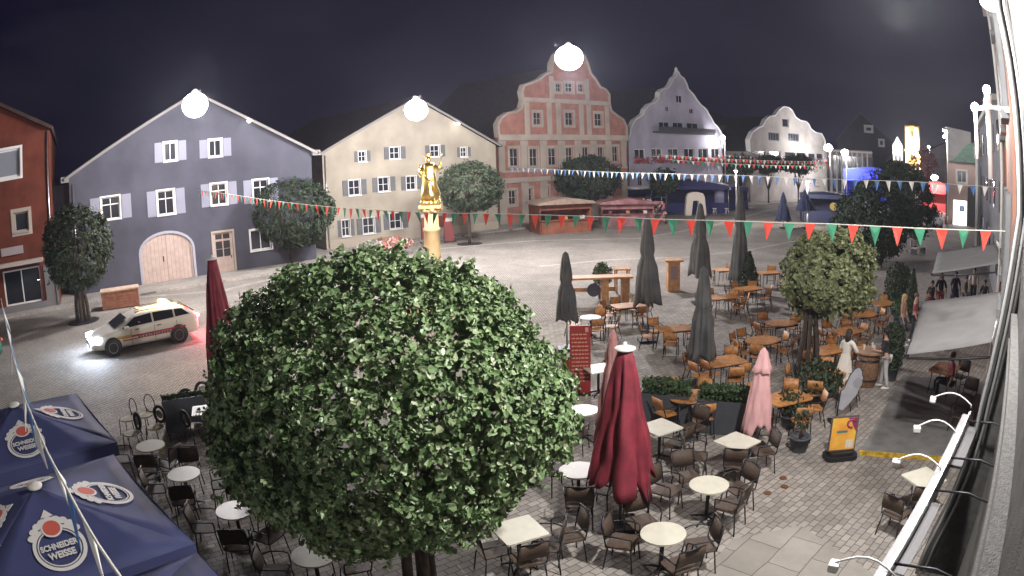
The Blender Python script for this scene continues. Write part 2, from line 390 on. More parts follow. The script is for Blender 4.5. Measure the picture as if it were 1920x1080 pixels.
for i in range(2):
    for j, (a, b) in enumerate(((.42, .60), (.61, .79), (.84, .96))):
        x0 = dh[0]+(dh[1]-dh[0])*(.12+.40*i); g.b2(x0, x0+(dh[1]-dh[0])*.34, .085, .099, dh[3]*a, dh[3]*b)
g.build('door_glass', GLASS, door); g = MB(); g.box((dh[1]-.15, .06, 1.05), (.05, .08, .16)); g.build('handle', DARKM, door)
g = MB(); s = .13; g.b2(dh[0]-s, dh[0], -.04, -.002, 0, dh[3]+s); g.b2(dh[1], dh[1]+s, -.04, -.002, 0, dh[3]+s); g.b2(dh[0], dh[1], -.04, -.002, dh[3], dh[3]+s); g.build('door_surround', CREAM, B)
g = MB()   # pale verge boards under the roof edge
for a, b in (((0, EH), AP), ((WW, EH), AP)):
    dx, dz = b[0]-a[0], b[1]-a[1]; L = hypot(dx, dz); g.box(((a[0]+b[0])/2, -.36, (a[1]+b[1])/2+.06), (L+.7, .05, .16), ry=-atan2(dz, dx))
g.b2(-.55, .0, -.3, .3, EH-.25, EH+.1); g.b2(WW, WW+.55, -.3, .3, EH-.25, EH+.1); g.each('verge_board', mat('pale_verge', (.22, .21, .20), .7), B)
g = MB(); g.tube([(.25, -.06, .2), (.25, -.06, EH-.4)], .05); g.build('downpipe', STEEL, B)
g = MB(); a = F.loc(463, 229); g.ball((a[0], -.55, a[1]), .13, 10, (1, 1, .7)); g.tube([(a[0], -.5, a[1]), (a[0], 0, a[1]+.1)], .02); lm = g.build('wall_spotlight', BULB2, B)
BLUEF = F
# annex between the red and the blue house
F2 = Fac(plane_at(94, 45.0), PSI); A = empty('narrow_annex', F2.O, F2.rz); tag(A, 'low dark annex wall squeezed between red house and blue house', 'annex')
m = MB(); x1 = F2.loc(130, 345)[0]; z1 = F2.loc(110, 347)[1]; m.b2(-.5, x1+.6, 0, 8, 0, z1); m.build('wall', plaster('grey_blue_plaster', (.16, .17, .22)), A); m = MB(); m.b2(-.7, x1+.8, -.2, 8.2, z1, z1+.15); m.build('roof', ROOFG, A)

# ---------------- yellow house
F = Fac(plane_at(604, 46.6), PSI); B = empty('gabled_house', F.O, F.rz)
tag(B, 'cream yellow gabled house with grey shutters behind the golden statue', 'house')
WL = F.loc(604, 288); WR = F.loc(929, 271); AP = F.loc(778, 186); EH = (WL[1]+WR[1])/2; WW = WR[0]; YW = WW
holes = []; wins = []
rows = [[(664, 283, 694, 303), (720, 275, 760, 298), (797, 272, 834, 294), (857, 276, 882, 294)],
        [(642, 337, 687, 366), (698, 332, 741, 359), (752, 330, 790, 356), (842, 331, 880, 354)],
        [(633, 412, 664, 443), (669, 408, 714, 438), (719, 399, 765, 429)]]
for row in rows:
    for q in row: r = F.rect(*q); wd = r[1]-r[0]; c = (r[0]+r[1])/2; wr = (c-wd*.24, c+wd*.24, r[2], r[3]); holes.append(rc(wr)); wins.append((wr, r))
d1 = F.rect(822, 404, 840, 446); d1 = (d1[0], d1[1], .13, d1[3]); holes.append(rc(d1)); d2 = F.rect(606, 470, 618, 505)
gable_body(B, WW, EH, AP[1], AP[0], 22, YELP, ROOFT, holes)
for wr, r in wins:
    window(B, wr, nx=2, ny=2, fw=.06, surround=.05); shutter(B, r[0], wr[0]-.08, r[2], r[3], SHGR); shutter(B, wr[1]+.08, r[1], r[2], r[3], SHGR)
m = MB(); m.b2(d1[0], d1[1], .1, .15, d1[2], d1[3]); dd = m.build('door', mat('red_door', (.22, .07, .05), .5), B)
m = MB(); m.box((d1[1]-.12, .06, 1.1), (.04, .07, .14)); m.build('handle', STEEL, dd)
g = MB()
for a, b in (((0, EH), AP), ((WW, EH), AP)):
    dx, dz = b[0]-a[0], b[1]-a[1]; L = hypot(dx, dz); g.box(((a[0]+b[0])/2, -.36, (a[1]+b[1])/2+.06), (L+.7, .05, .16), ry=-atan2(dz, dx))
g.each('verge_board', MATS['pale_verge'], B)
g = MB(); a = F.loc(852, 233); g.ball((a[0], -.5, a[1]), .16, 10, (1, 1, .6)); g.tube([(a[0], -.5, a[1]), (a[0], 0, a[1]+.1)], .02); g.build('wall_spotlight', BULB2, B)
g = MB(); g.tube([(.2, -.06, .2), (.2, -.06, EH-.2)], .05); g.build('downpipe', STEEL, B)
g = MB(); g.b2(-.02, WW, -.05, -.002, .12, .75); g.build('plinth', mat('dull_plinth', (.38, .33, .26), .9), B)
YELF = F

# ---------------- shaped gables
def shaped(B, F, outline, holes, wm, rm, depth=18, t=.5):
    pts = F.L(outline); pts = [(pts[0][0], 0)]+pts+[(pts[-1][0], 0)]
    pts = pts[::-1]
    m = MB(); wallface(m, pts, holes); n = len(pts)
    m.add([(x, 0, z) for x, z in pts]+[(x, t, z) for x, z in pts], [(i, i+1, n+i+1, n+i) for i in range(n-1)])
    k = [Vector((x, z, 0)) for x, z in pts]
    x0 = min(p[0] for p in pts); x1 = max(p[0] for p in pts)
    zs = [z for x, z in pts if z > .1]; eh = min(p[1] for p in pts if p[1] > .1); top = max(zs)
    m.add([(x0+.05, .02, 0), (x0+.05, depth, 0), (x0+.05, depth, eh), (x0+.05, .02, eh)], [(0, 1, 2, 3)]); m.add([(x1-.05, .02, 0), (x1-.05, depth, 0), (x1-.05, depth, eh), (x1-.05, .02, eh)], [(0, 1, 2, 3)])
    ra = eh+(top-eh)*.80; xc = (x0+x1)/2
    m.add([(x0+.05, depth, 0), (x1-.05, depth, 0), (x1-.05, depth, eh), (xc, depth, ra), (x0+.05, depth, eh)], [(0, 1, 2, 3, 4)])
    m.add([(x, t, z) for x, z in pts], [tuple(q) for q in geometry.tessellate_polygon([k])]) if False else None
    w = m.build('wall', wm, B)
    r = MB(); r.add([(x0-.1, .25, eh), (xc, .25, ra), (xc, depth, ra), (x0-.1, depth, eh), (x1+.1, .25, eh), (x1+.1, depth, eh)], [(0, 1, 2, 3), (1, 4, 5, 2)]); r.build('roof', rm, B)
    return pts
def coping(B, pts, m, w=.22, name='coping'):
    g = MB()
    for i in range(1, len(pts)-2):
        a, b = pts[i], pts[i+1]; L = hypot(b[0]-a[0], b[1]-a[1])
        if L < .02: continue
        g.box(((a[0]+b[0])/2, .2, (a[1]+b[1])/2), (L+.08, .66, w), ry=-atan2(b[1]-a[1], b[0]-a[0]))
    return g.build(name, m, B)
# pink house
F = Fac(plane_at(938, 49.0), PSI); B = empty('baroque_house', F.O, F.rz); tag(B, 'pink baroque house with curved gable and cream pilasters under bright lamp', 'house')
out = [(935, 257), (933, 233), (940, 220), (952, 212), (966, 210), (977, 203), (981, 187), (978, 172), (982, 160), (997, 155), (1012, 148), (1021, 140), (1034, 134), (1035, 118), (1042, 103), (1053, 94), (1067, 90), (1082, 93), (1094, 103), (1101, 118), (1107, 137), (1117, 150), (1125, 163), (1135, 168), (1142, 177), (1142, 195), (1146, 208), (1157, 217), (1168, 224), (1175, 238), (1175, 260)]
ws = [(956, 278, 972, 312), (993, 278, 1008, 312), (1028, 277, 1043, 310), (1061, 276, 1074, 309), (1092, 275, 1104, 307), (1121, 275, 1132, 306), (1148, 274, 1159, 303),
      (954, 357, 968, 384), (985, 353, 998, 378), (1017, 350, 1029, 374), (1094, 345, 1106, 366), (1124, 343, 1135, 364), (1000, 210, 1015, 234), (1060, 210, 1075, 235), (1115, 212, 1129, 236), (1042, 156, 1052, 172), (1060, 155, 1074, 172), (1084, 157, 1094, 172)]
rs = [F.rect(*q) for q in ws]; pts = shaped(B, F, out, [rc(r) for r in rs], PINKP, ROOFT); coping(B, pts, CREAM)
for r in rs: window(B, r, fm=CREAM, nx=2, ny=2, fw=.07, surround=.22)
g = MB()
def hband(px0, px1, py0, py1, h, out_=.12):
    a = F.loc(px0, py0); b = F.loc(px1, py1); z = (a[1]+b[1])/2; g.b2(a[0], b[0], -out_, -.003, z-h/2, z+h/2); return z
zA = hband(933, 1176, 257, 260, .55, .22); zB = hband(941, 1176, 340, 328, .45, .18); zC = hband(979, 1143, 186, 195, .4, .2); zD = hband(941, 1176, 322, 314, .2, .08)
g.each('cornice', CREAM, B)
g = MB(); XW = F.loc(1174, 260)[0]
for px in (940, 982, 1018, 1052, 1083, 1112, 1140, 1169):
    x = F.loc(px, 290)[0]; g.b2(x-.33, x+.33, -.09, -.004, zD, zA-.3); g.b2(x-.45, x+.45, -.13, -.094, zA-.75, zA-.3); g.b2(x-.40, x+.40, -.085, -.004, .12, zB-.24)
for px in (988, 1030, 1047, 1090, 1104, 1138):
    x = F.loc(px, 222)[0]; g.b2(x-.28, x+.28, -.08, -.004, zA+.29, zC-.22)
for px in (1034, 1100): x = F.loc(px, 160)[0]; g.b2(x-.25, x+.25, -.07, -.004, zC+.22, zC+2.4)
g.each('pilaster', CREAM, B)
g = MB()
for px in (1045, 1065, 1085): r = F.rect(px-9, 374, px+9, 415); g.b2(r[0], r[1], -.05, -.006, .12, r[3])
g.each('door', WOODB, B)
PINKF = F
# white stepped gable
F = Fac(plane_at(1180, 50.0), PSI); B = empty('stepped_gable_house', F.O, F.rz); tag(B, 'white house with steep scrolled gable, finial and a long dark balcony', 'house')
out = [(1178, 262), (1182, 240), (1190, 225), (1206, 214), (1209, 205), (1217, 196), (1228, 192), (1235, 183), (1236, 173), (1241, 168), (1252, 164), (1257, 158), (1262, 147), (1268, 142), (1271, 134), (1275, 142), (1282, 147), (1287, 157), (1290, 167), (1300, 177), (1306, 187), (1313, 196), (1324, 205), (1328, 213), (1333, 221), (1338, 231), (1347, 240), (1353, 251), (1354, 277)]
ws = [(1190, 279, 1210, 298), (1222, 278, 1242, 298), (1253, 278, 1273, 298), (1283, 278, 1302, 298), (1310, 278, 1328, 297), (1334, 278, 1350, 297), (1248, 199, 1255, 209), (1293, 203, 1301, 213), (1236, 228, 1256, 242), (1262, 229, 1282, 243), (1288, 230, 1310, 245), (1196, 330, 1206, 352), (1268, 178, 1280, 193)]
rs = [F.rect(*q) for q in ws]; pts = shaped(B, F, out, [rc(r) for r in rs], WHP, ROOFG); coping(B, pts, WHITE, .14)
for i, r in enumerate(rs): window(B, r, fm=WHITE if i < 6 else WHP, nx=2, ny=1, fw=.09)
g = MB(); a = F.loc(1224, 246); b = F.loc(1329, 249); z = (a[1]+b[1])/2; g.b2(a[0], b[0], -1.0, -.003, z-.25, z-.05); g.b2(a[0], b[0], -1.0, -.95, z-.05, z+.45)
for i in range(24): x = a[0]+(b[0]-a[0])*i/23; g.b2(x-.05, x+.05, -1.04, -.944, z+.0, z+.52)
g.build('balcony', mat('dark_balcony', (.05, .05, .06), .7), B)
g = MB(); g.ball((F.loc(1271, 134)[0], .25, F.loc(1271, 134)[1]+.15), .32, 8, (.7, .7, 1.4)); g.build('finial', WHITE, B)
FLOW = leafmat('flowers', [(.35, .03, .05), (.5, .08, .12), (.05, .1, .03), (.4, .02, .04)])
for q in ws[:6]:
    r = F.rect(*q); g = MB()
    for k in range(60): x = R.uniform(r[0]-.3, r[1]+.3); c = Vector((x, -.25+R.uniform(-.2, .15), r[2]-.15+R.uniform(-.35, .3))); g.box(c, (.16, .1, .14), rz=R.uniform(0, 3), rx=R.uniform(0, 3))
    g.build('flower_box', FLOW, B)
g = MB(); a = F.rect(1160, 342, 1222, 352); g.b2(a[0], a[1], -2.5, -.01, a[2], a[2]+.25); g.build('awning', WHITE, B)
g = MB(); r = F.rect(1165, 354, 1215, 395); g.b2(r[0], r[1], -.04, -.005, .12, r[3]); g.build('shop_front', GLASS, B)
WHF = F
# low hipped building behind
F = Fac(plane_at(1325, 58.0), PSI); B = empty('hipped_roof_house', F.O, F.rz); tag(B, 'dim grey house with a low hipped roof between two white gables', 'house')
r = F.rect(1330, 235, 1402, 300); m = MB(); m.b2(r[0]-6, r[1], 0, 14, 0, r[3]); m.build('wall', plaster('dim_plaster', (.20, .17, .14)), B)
x0, x1, z = r[0]-6.5, r[1]+.6, r[3]; m = MB(); m.add([(x0, -.6, z), (x1, -.6, z), (x1, 14.6, z), (x0, 14.6, z), (x0+6, 7, z+3.2), (x1-6, 7, z+3.2)], [(0, 1, 5, 4), (1, 2, 5), (2, 3, 4, 5), (3, 0, 4)]); m.build('roof', ROOFG, B)
m = MB(); a = F.rect(1375, 247, 1390, 265); m.b2(a[0], a[1], -.04, -.003, a[2], a[3]); m.build('window', GLASS, B)
# ivory curved gable
F = Fac(plane_at(1405, 49.0), PSI); B = empty('curved_gable_house', F.O, F.rz); tag(B, 'ivory house with a rounded bell gable above dark shop windows', 'house')
out = [(1406, 284), (1404, 262), (1410, 248), (1420, 240), (1430, 236), (1435, 224), (1443, 218), (1453, 217), (1459, 207), (1465, 202), (1471, 200), (1479, 202), (1485, 207), (1491, 220), (1500, 226), (1511, 228), (1516, 233), (1520, 242), (1528, 248), (1540, 251), (1546, 262), (1548, 278)]
ws = [(1441, 248, 1461, 264), (1478, 250, 1498, 265), (1467, 222, 1479, 239), (1411, 282, 1436, 298), (1443, 283, 1464, 299), (1472, 284, 1490, 302), (1494, 285, 1511, 303), (1516, 287, 1529, 304), (1531, 287, 1543, 305)]
rs = [F.rect(*q) for q in ws]; pts = shaped(B, F, out, [rc(r) for r in rs], WHP2, ROOFG); coping(B, pts, WHITE, .14)
for i, r in enumerate(rs): window(B, r, fm=WHP2 if i > 1 else SHGR, nx=1 if i > 1 else 4, ny=1, fw=.12, sill=False)
IVF = F
# dark frontal gable
def frontal(px, dist):
    r = ray(px, 290); k = dist/hypot(r.x, r.y); return (r.x*k, r.y*k)
az = lambda px: atan2(ray(px, 290).x, ray(px, 290).y)
F = Fac(frontal(1570, 150), az(1620)+pi/2); B = empty('gabled_house', F.O, F.rz); tag(B, 'dark unlit gabled house left of the floodlit town gate', 'house')
L = F.loc(1570, 270); Rr = F.loc(1671, 258); AP = F.loc(1613, 213); r1 = F.rect(1622, 237, 1635, 247); r2 = F.rect(1648, 262, 1657, 274)
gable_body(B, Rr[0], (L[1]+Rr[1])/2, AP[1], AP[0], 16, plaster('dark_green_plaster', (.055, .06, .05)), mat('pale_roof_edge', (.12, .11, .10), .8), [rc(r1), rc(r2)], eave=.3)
window(B, r1, fw=.25, surround=.3, sill=False, nx=1); window(B, r2, fw=.25, surround=.2, sill=False, nx=1)
# low shops with a bright lit front, between
F = Fac(frontal(1548, 128), az(1590)+pi/2); B = empty('low_shop', F.O, F.rz); tag(B, 'low shop row with warm lit pergola front behind the blue tent', 'shop')
r = F.rect(1550, 281, 1635, 335); m = MB(); m.b2(r[0]-1, r[1], 0, 8, 0, r[3]); m.build('wall', plaster('warm_wall', (.38, .28, .22)), B)
m = MB()
for i in range(9): x = r[0]+(r[1]-r[0])*i/9; m.b2(x-.12, x+.12, -1.6, -1.3, 0, r[3]-.5)
m.b2(r[0]-1, r[1], -1.7, -1.2, r[3]-.5, r[3]-.2); m.build('pergola', WHITE, B)
m = MB()
for i in range(7): x = r[0]+(r[1]-r[0])*(i+.5)/7; m.b2(x-.8, x+.8, -.03, -.003, .3, r[3]-1.2)
m.each('window', GLASS, B)
# floodlit town gate
F = Fac(frontal(1697, 190), az(1711)+pi/2); B = empty('town_gate_tower', F.O, F.rz); tag(B, 'floodlit ochre town gate tower at the far end of the street', 'tower')
r = F.rect(1697, 236, 1724, 330); gatep = F.rect(1705, 300, 1717, 330); x0, x1 = r[0], r[1]; H = r[3]; cx = (x0+x1)/2
ar = [(gatep[0], .0), (gatep[1], .0)]+[(cx+(gatep[1]-gatep[0])/2*cos(pi*i/10), gatep[3]+1.2*sin(pi*i/10)) for i in range(11)]
m = MB(); wallface(m, [(x0, 0), (x1, 0), (x1, H), (x0, H)], [ar], .8); m.add([(x0, 0, 0), (x0, 4, 0), (x0, 4, H), (x0, 0, H), (x1, 0, 0), (x1, 4, 0), (x1, 4, H), (x1, 0, H)], [(0, 1, 2, 3), (4, 5, 6, 7), (1, 5, 6, 2)])
m.build('wall', plaster('ochre_plaster', (.60, .40, .16)), B)
m = MB(); m.add([(x0-.3, -.3, H), (x1+.3, -.3, H), (x1+.3, 4.3, H), (x0-.3, 4.3, H), (cx-.6, 2, H+1.6), (cx+.6, 2, H+1.6)], [(0, 1, 5, 4), (1, 2, 5), (2, 3, 4, 5), (3, 0, 4)]); m.build('roof', ROOFT, B)
m = MB(); m.b2(cx-.25, cx+.25, -.05, -.003, H-3, H-1.5); m.b2(cx-.25, cx+.25, -.05, -.003, H-6, H-4.8); m.each('window', GLASS, B)
m = MB()
for s in (-1, 1): m.b2(cx+s*1.35-.55, cx+s*1.35+.55, -.25, -.005, H-6.5, H-.4)
m.each('floodlit_glare_strip', WHITE, B)  # white strips standing in for floodlight glare on the tower sides
mw_ = F.d
for s in (-1, 1):
    p = F.O+F.d*(cx+s*1.35)-F.m*2.0; lamp('floodlight', (p.x, p.y, H-7.0), 5000, (1, .92, .75), .3)
p = F.O+F.d*cx-F.m*3.0; lamp('floodlight', (p.x, p.y, 4.5), 9000, (1, .8, .5), .3)
GATEF = F
# lit small house left of the gate
F = Fac(frontal(1673, 170), az(1684)+pi/2); B = empty('narrow_house', F.O, F.rz); tag(B, 'narrow floodlit white house front just left of the town gate', 'house')
r = F.rect(1674, 262, 1692, 320); m = MB(); m.prism([(r[0], 0), (r[1], 0), (r[1], r[3]-1.5), ((r[0]+r[1])/2, r[3]+.8), (r[0], r[3]-1.5)], 0, 9); m.build('wall', WHP2, B)
m = MB()
for i in range(2):
    for j in range(3): x = r[0]+(r[1]-r[0])*(.3+.4*i); m.b2(x-.35, x+.35, -.05, -.003, 1.2+j*2.6, 2.8+j*2.6)
m.each('window', GLASS, B); p = F.O+F.d*((r[0]+r[1])/2)-F.m*2; lamp('floodlight', (p.x, p.y, r[3]-2), 5000, (1, .97, .9), .3)
# far house with grey gable right of the gate
F = Fac(frontal(1736, 140), az(1760)+pi/2); B = empty('gabled_house', F.O, F.rz); tag(B, 'far grey gabled house behind the red lit stand right of the gate', 'house')
a = F.loc(1745, 285); b = F.loc(1800, 285); ap = F.loc(1775, 268); gable_body(B, b[0]+4, a[1], ap[1]+1, ap[0]+2, 12, plaster('grey_plaster', (.28, .26, .25)), ROOFG, [])
# dark dusk houses filling the far end
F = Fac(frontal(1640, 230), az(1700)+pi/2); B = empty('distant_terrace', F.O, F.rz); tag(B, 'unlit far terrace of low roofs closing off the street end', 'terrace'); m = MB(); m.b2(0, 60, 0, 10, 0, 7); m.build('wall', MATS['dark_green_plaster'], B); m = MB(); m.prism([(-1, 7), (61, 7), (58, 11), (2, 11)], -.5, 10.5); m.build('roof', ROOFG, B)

# ---------------- red house at the left edge
F = Fac(plane_at(93, 40.2), PSI); B = empty('gabled_house', F.O, F.rz); tag(B, 'brick red gabled house with a shop front at the left edge', 'house')
e = F.loc(92, 242); sl = F.loc(0, 201); xl = -15.0; xa = -7.5; za = e[1]+(sl[1]-e[1])/(sl[0]-e[0])*(xa-e[0])
w1 = F.rect(-6, 281, 38, 333); w2 = F.rect(27, 397, 54, 434); sh = F.rect(8, 503, 79, 574); sh = (sh[0], sh[1], .5, sh[3]); w3 = F.rect(-40, 410, -16, 450)
m = MB(); wallface(m, [(xl, 0), (0, 0), (0, e[1]), (xa, za), (xl, e[1])], [rc(w1), rc(w2), rc(sh)], .25)
m.add([(0, 0, 0), (0, 14, 0), (0, 14, e[1]), (0, 0, e[1]), (xl, 0, 0), (xl, 14, 0), (xl, 14, e[1]), (xl, 0, e[1])], [(0, 1, 2, 3), (4, 5, 6, 7)]); m.build('wall', REDP, B)
m = MB()
for a, b in (((xa, za), (0, e[1])), ((xa, za), (xl, e[1]))):
    dx, dz = b[0]-a[0], b[1]-a[1]; m.box(((a[0]+b[0])/2, 6.7, (a[1]+b[1])/2+.12), (hypot(dx, dz)+.5, 14.6, .2), ry=-atan2(dz, dx))
m.build('roof', ROOFT, B)
window(B, w1, nx=1, fw=.10, surround=.16, glass=mat('curtained_glass', (.22, .23, .26), .3)); window(B, w2, nx=1, fw=.1, surround=.22, fm=CREAM)
window(B, sh, nx=2, fw=.1, sill=False, name='shop_window')
m = MB(); m.b2(sh[0]-1.5, sh[1]+.3, -.8, -.02, sh[3]+.25, sh[3]+.45); m.build('canopy', mat('pale_canopy', (.45, .38, .33), .8), B)
m = MB(); q = F.rect(2, 463, 44, 478); m.b2(q[0], q[1], -.1, -.004, q[2], q[3]); m.build('sign_board', mat('dull_sign', (.33, .27, .26), .8), B)
m = MB(); m.b2(xl, -.0, -.05, -.003, 0, .5); m.b2(sh[1]+.25, -.02, -.07, -.003, .5, sh[3]); m.build('plinth', mat('grey_stone', (.18, .17, .17), .9), B)
m = MB(); m.tube([(-.15, -.08, .1), (-.15, -.08, e[1]-.1)], .055); m.build('downpipe', STEEL, B)
q = F.loc(72, 525); m = MB(); m.ball((q[0], .3, q[1]), .16); m.build('lit_lamp', mat('cool_glass', (1, 1, 1), .5, emit=(.8, .9, 1), estr=18), B)
REDF = F

# ================================================================ street lamps (the ones the photograph shows lit)
def hanging_lamp(px, py, dist, label, power, a=None, b=None, rad=.66):
    p = atd(px, py, dist); t = empty('hanging_street_lamp', p); tag(t, label, 'street lamp', 'lamps hung on wires over the square')
    m = MB(); m.lathe([(.05, rad+.16), (.12, rad+.12), (rad*.30, rad*.90), (rad*.28, rad*.86)], 20); m.build('lamp_shade', OFFW, t)
    m = MB(); m.ball((0, 0, 0), rad, 28, (1, 1, .92)); m.build('lamp_glass', BULB, t)  # globe drawn oversized to stand in for the lamp's glare
    m = MB()
    for q in (a, b):
        if q is None: continue
        q = Vector(q)-p; n = 12; m.tube([Vector((0, 0, rad+.15)).lerp(q, i/n)-Vector((0, 0, .5*sin(pi*i/n))) for i in range(n+1)], .012, 5)
    m.tube([(0, 0, rad+.1), (0, 0, rad+.2)], .02, 6); m.build('wire', DARKM, t)
    lamp('lamp_light', (0, 0, -rad-.35), power, (1, .95, .96), .35, t)
    return t
def fpt(F, px, py): x, z = F.loc(px, py); v = F.O+F.d*x; return (v.x, v.y, z)
hanging_lamp(366, 197, 34, 'blazing lamp hung in front of the blue house gable', 2000, fpt(BLUEF, 366, 190), None)
hanging_lamp(780, 206, 40, 'blazing lamp hung in front of the yellow house gable', 2500, fpt(YELF, 780, 200), None)
hanging_lamp(1067, 108, 40, 'blazing lamp hung against the top of the pink gable', 3900, fpt(PINKF, 1067, 100), None, .8)

# ================================================================ trees
LEAF_HERO = leafmat('broad_leaves', [(.10, .17, .065), (.17, .26, .11), (.12, .20, .08), (.28, .36, .19), (.10, .18, .07), (.38, .42, .26)], .40)
LEAF_PALE = leafmat('pale_leaves', [(.15, .18, .08), (.22, .25, .12), (.11, .14, .06), (.30, .31, .17)], .55)
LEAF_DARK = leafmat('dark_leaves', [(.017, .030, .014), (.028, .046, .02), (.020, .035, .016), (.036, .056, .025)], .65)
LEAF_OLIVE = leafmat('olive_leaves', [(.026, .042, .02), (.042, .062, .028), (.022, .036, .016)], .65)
def heart(mb, c, n, s, rr):
    """a folded heart-shaped leaf"""
    n = n.normalized(); a = n.orthogonal().normalized(); a.rotate(Matrix.Rotation(rr.uniform(0, 2*pi), 3, n)); b = n.cross(a)
    f = rr.uniform(.10, .28)
    P_ = [(0, -.5, 0), (.42, -.42, f), (.50, -.05, f), (.26, .32, f*.6), (0, .62, -.08), (-.26, .32, f*.6), (-.50, -.05, f), (-.42, -.42, f)]
    vs = [c+a*(x*s)+b*(y*s)+n*(z*s) for x, y, z in P_]
    mb.add(vs, [(0, 1, 2, 3, 4), (0, 4, 5, 6, 7)])
def quadleaf(mb, c, n, s, rr):
    n = n.normalized(); a = n.orthogonal().normalized(); a.rotate(Matrix.Rotation(rr.uniform(0, 2*pi), 3, n)); b = n.cross(a)
    mb.add([c-b*s*.6, c+a*s*.34+n*s*.12, c+b*s*.6, c-a*s*.34+n*s*.12], [(0, 1, 2, 3)])
def crown(mb, cen, rx, ry, rz, count, size, rr, fn=heart, lump=.12, stray=.07, inner=.62, droop=.25, flat=0.0, nl=26):
    lobes = [Vector((rr.gauss(0, 1), rr.gauss(0, 1), rr.gauss(0, .8))).normalized() for _ in range(nl)]
    amp = [rr.uniform(.3, 1) for _ in lobes]
    k = 0; per = 22 if count < 50000 else 12; avg = (rx+ry+rz)/3; rc = avg*sqrt(per/count)*1.55
    while k < count:
        d = Vector((rr.gauss(0, 1), rr.gauss(0, 1), rr.gauss(0, 1))).normalized()
        l = max(a*max(0, d.dot(q))**10 for q, a in zip(lobes, amp))
        if rr.random() > .45+.8*l: continue
        q = (inner+(1-inner)*rr.random()**.45)*(1-lump+2*lump*l)
        if rr.random() < stray: q *= rr.uniform(1.02, 1.09)
        cp = Vector((d.x*rx*q, d.y*ry*q, d.z*rz*q)); ax = Vector((rr.gauss(0, 1), rr.gauss(0, 1), rr.gauss(0, .7))).normalized(); m_ = int(per*rr.uniform(.4, 1.6)); cs = rr.uniform(.75, 1.25)
        for _ in range(m_):
            p = cp+ax*rr.gauss(0, rc*1.1)+Vector((rr.gauss(0, rc*.6), rr.gauss(0, rc*.6), rr.gauss(0, rc*.5)))
            n = Vector((d.x, d.y, d.z+.45))+Vector((rr.gauss(0, .55), rr.gauss(0, .55), rr.gauss(0, .55)))
            if rr.random() < droop: n = Vector((n.x, n.y, -abs(n.z)*.3))
            fn(mb, p+cen, n, size*cs*rr.uniform(.55, 1.25), rr); k += 1
def trunk(h, r0, r1, cen, rx, rz, rr, nb=9, stems=1, spread=.3):
    m = MB()
    for s in range(stems):
        a0 = 2*pi*s/max(1, stems)+.4; o = Vector((cos(a0), sin(a0), 0))*(spread if stems > 1 else 0)
        m.tube([o, o*.9+Vector((.02, .01, h*.5)), o*.5+Vector((0, .02, h))], [r0, (r0+r1)/2, r1], 9)
    for i in range(nb):
        a = 2*pi*i/nb+rr.uniform(-.3, .3); L = rx*rr.uniform(.45, .68); up = rz*rr.uniform(-.1, .9)
        p0 = Vector((0, 0, h*rr.uniform(.82, 1.0))); p2 = Vector((cos(a)*L, sin(a)*L, cen.z+up*.7)); p1 = p0.lerp(p2, .5)+Vector((0, 0, .15*rz))
        m.tube([p0, p1, p2], [r1*.7, r1*.4, r1*.15], 6)
        for j in range(3):
            q = p1.lerp(p2, rr.uniform(.1, .9)); e = q+Vector((rr.uniform(-.4, .4)*rx*.5, rr.uniform(-.4, .4)*rx*.5, rr.uniform(.0, .5)*rz*.5)); m.tube([q, e], [r1*.2, r1*.07], 5)
    m.tube([Vector((0, 0, h*.95)), cen+Vector((0, 0, rz*.5))], [r1*.9, r1*.25], 7)
    return m
def tree(loc, h, cen, rx, rz, count, size, lm, label, name='tree', fn=quadleaf, group=None, r0=.11, r1=.08, stems=1, seed=1, ry=None, grate=False, spread=.3, inner=.62, lump=.12, flat=0.0, nl=26, stray=.07):
    rr = random.Random(seed); t = empty(name, loc); tag(t, label, 'tree', group); cen = Vector((0, 0, cen)) if not isinstance(cen, Vector) else cen
    trunk(h, r0, r1, cen, rx, rz, rr, stems=stems, spread=spread).build('trunk', BARK, t)
    m = MB(); crown(m, cen, rx, ry or rx, rz, count, size, rr, fn, inner=inner, lump=lump, flat=flat, nl=nl, stray=stray); m.build('crown', lm, t, fix=False)
    if grate:
        m = MB(); m.disc((0, 0, 0), .9, .9, .015, .05, 20); m.build('tree_grate', DARKM, t)
    return t
GB = 'clipped ball trees on the square'
# hero tree in the foreground
HP = at(790, 1120); HP.z = 0
tree(HP, 1.7, Vector((-.25, .35, 3.13)), 2.47, 1.92, 76000, .066, LEAF_HERO, 'very large round bushy tree with glossy leaves filling the foreground', 'foreground_tree', heart, r0=.055, r1=.05, stems=5, seed=5, spread=.22, ry=2.4, inner=.68, lump=.11, nl=70, stray=.07)
def ball(px, py, tpx, tpy, wpx, hpx, label, lm, count, size, seed, stems=1, **k):
    """ball tree: base pixel, crown centre pixel, crown width and height in pixels"""
    b = at(px, py); dist = hypot(b.x, b.y); z = zat(tpx, tpy, b); s = sqrt(dist*dist+(CAMZ-z)**2)/FPX
    c = atd(tpx, tpy, dist); return tree(b, max(.8, z-hpx*s/2+.25), Vector((c.x-b.x, c.y-b.y, z)), wpx*s/2, hpx*s/2, count, size, lm, label, 'ball_tree', group=GB, seed=seed, stems=stems, grate=True, r0=.12, r1=.09, lump=.05, stray=.02, inner=.8, **k)
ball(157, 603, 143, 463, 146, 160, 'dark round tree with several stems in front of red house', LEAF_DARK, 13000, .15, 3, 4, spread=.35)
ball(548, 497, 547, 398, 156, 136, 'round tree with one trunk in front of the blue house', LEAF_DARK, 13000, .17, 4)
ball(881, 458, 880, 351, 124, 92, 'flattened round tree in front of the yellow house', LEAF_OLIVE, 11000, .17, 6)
ball(1106, 415, 1103, 335, 118, 84, 'dark round tree before the pink house behind brown stall', LEAF_DARK, 9000, .24, 7)
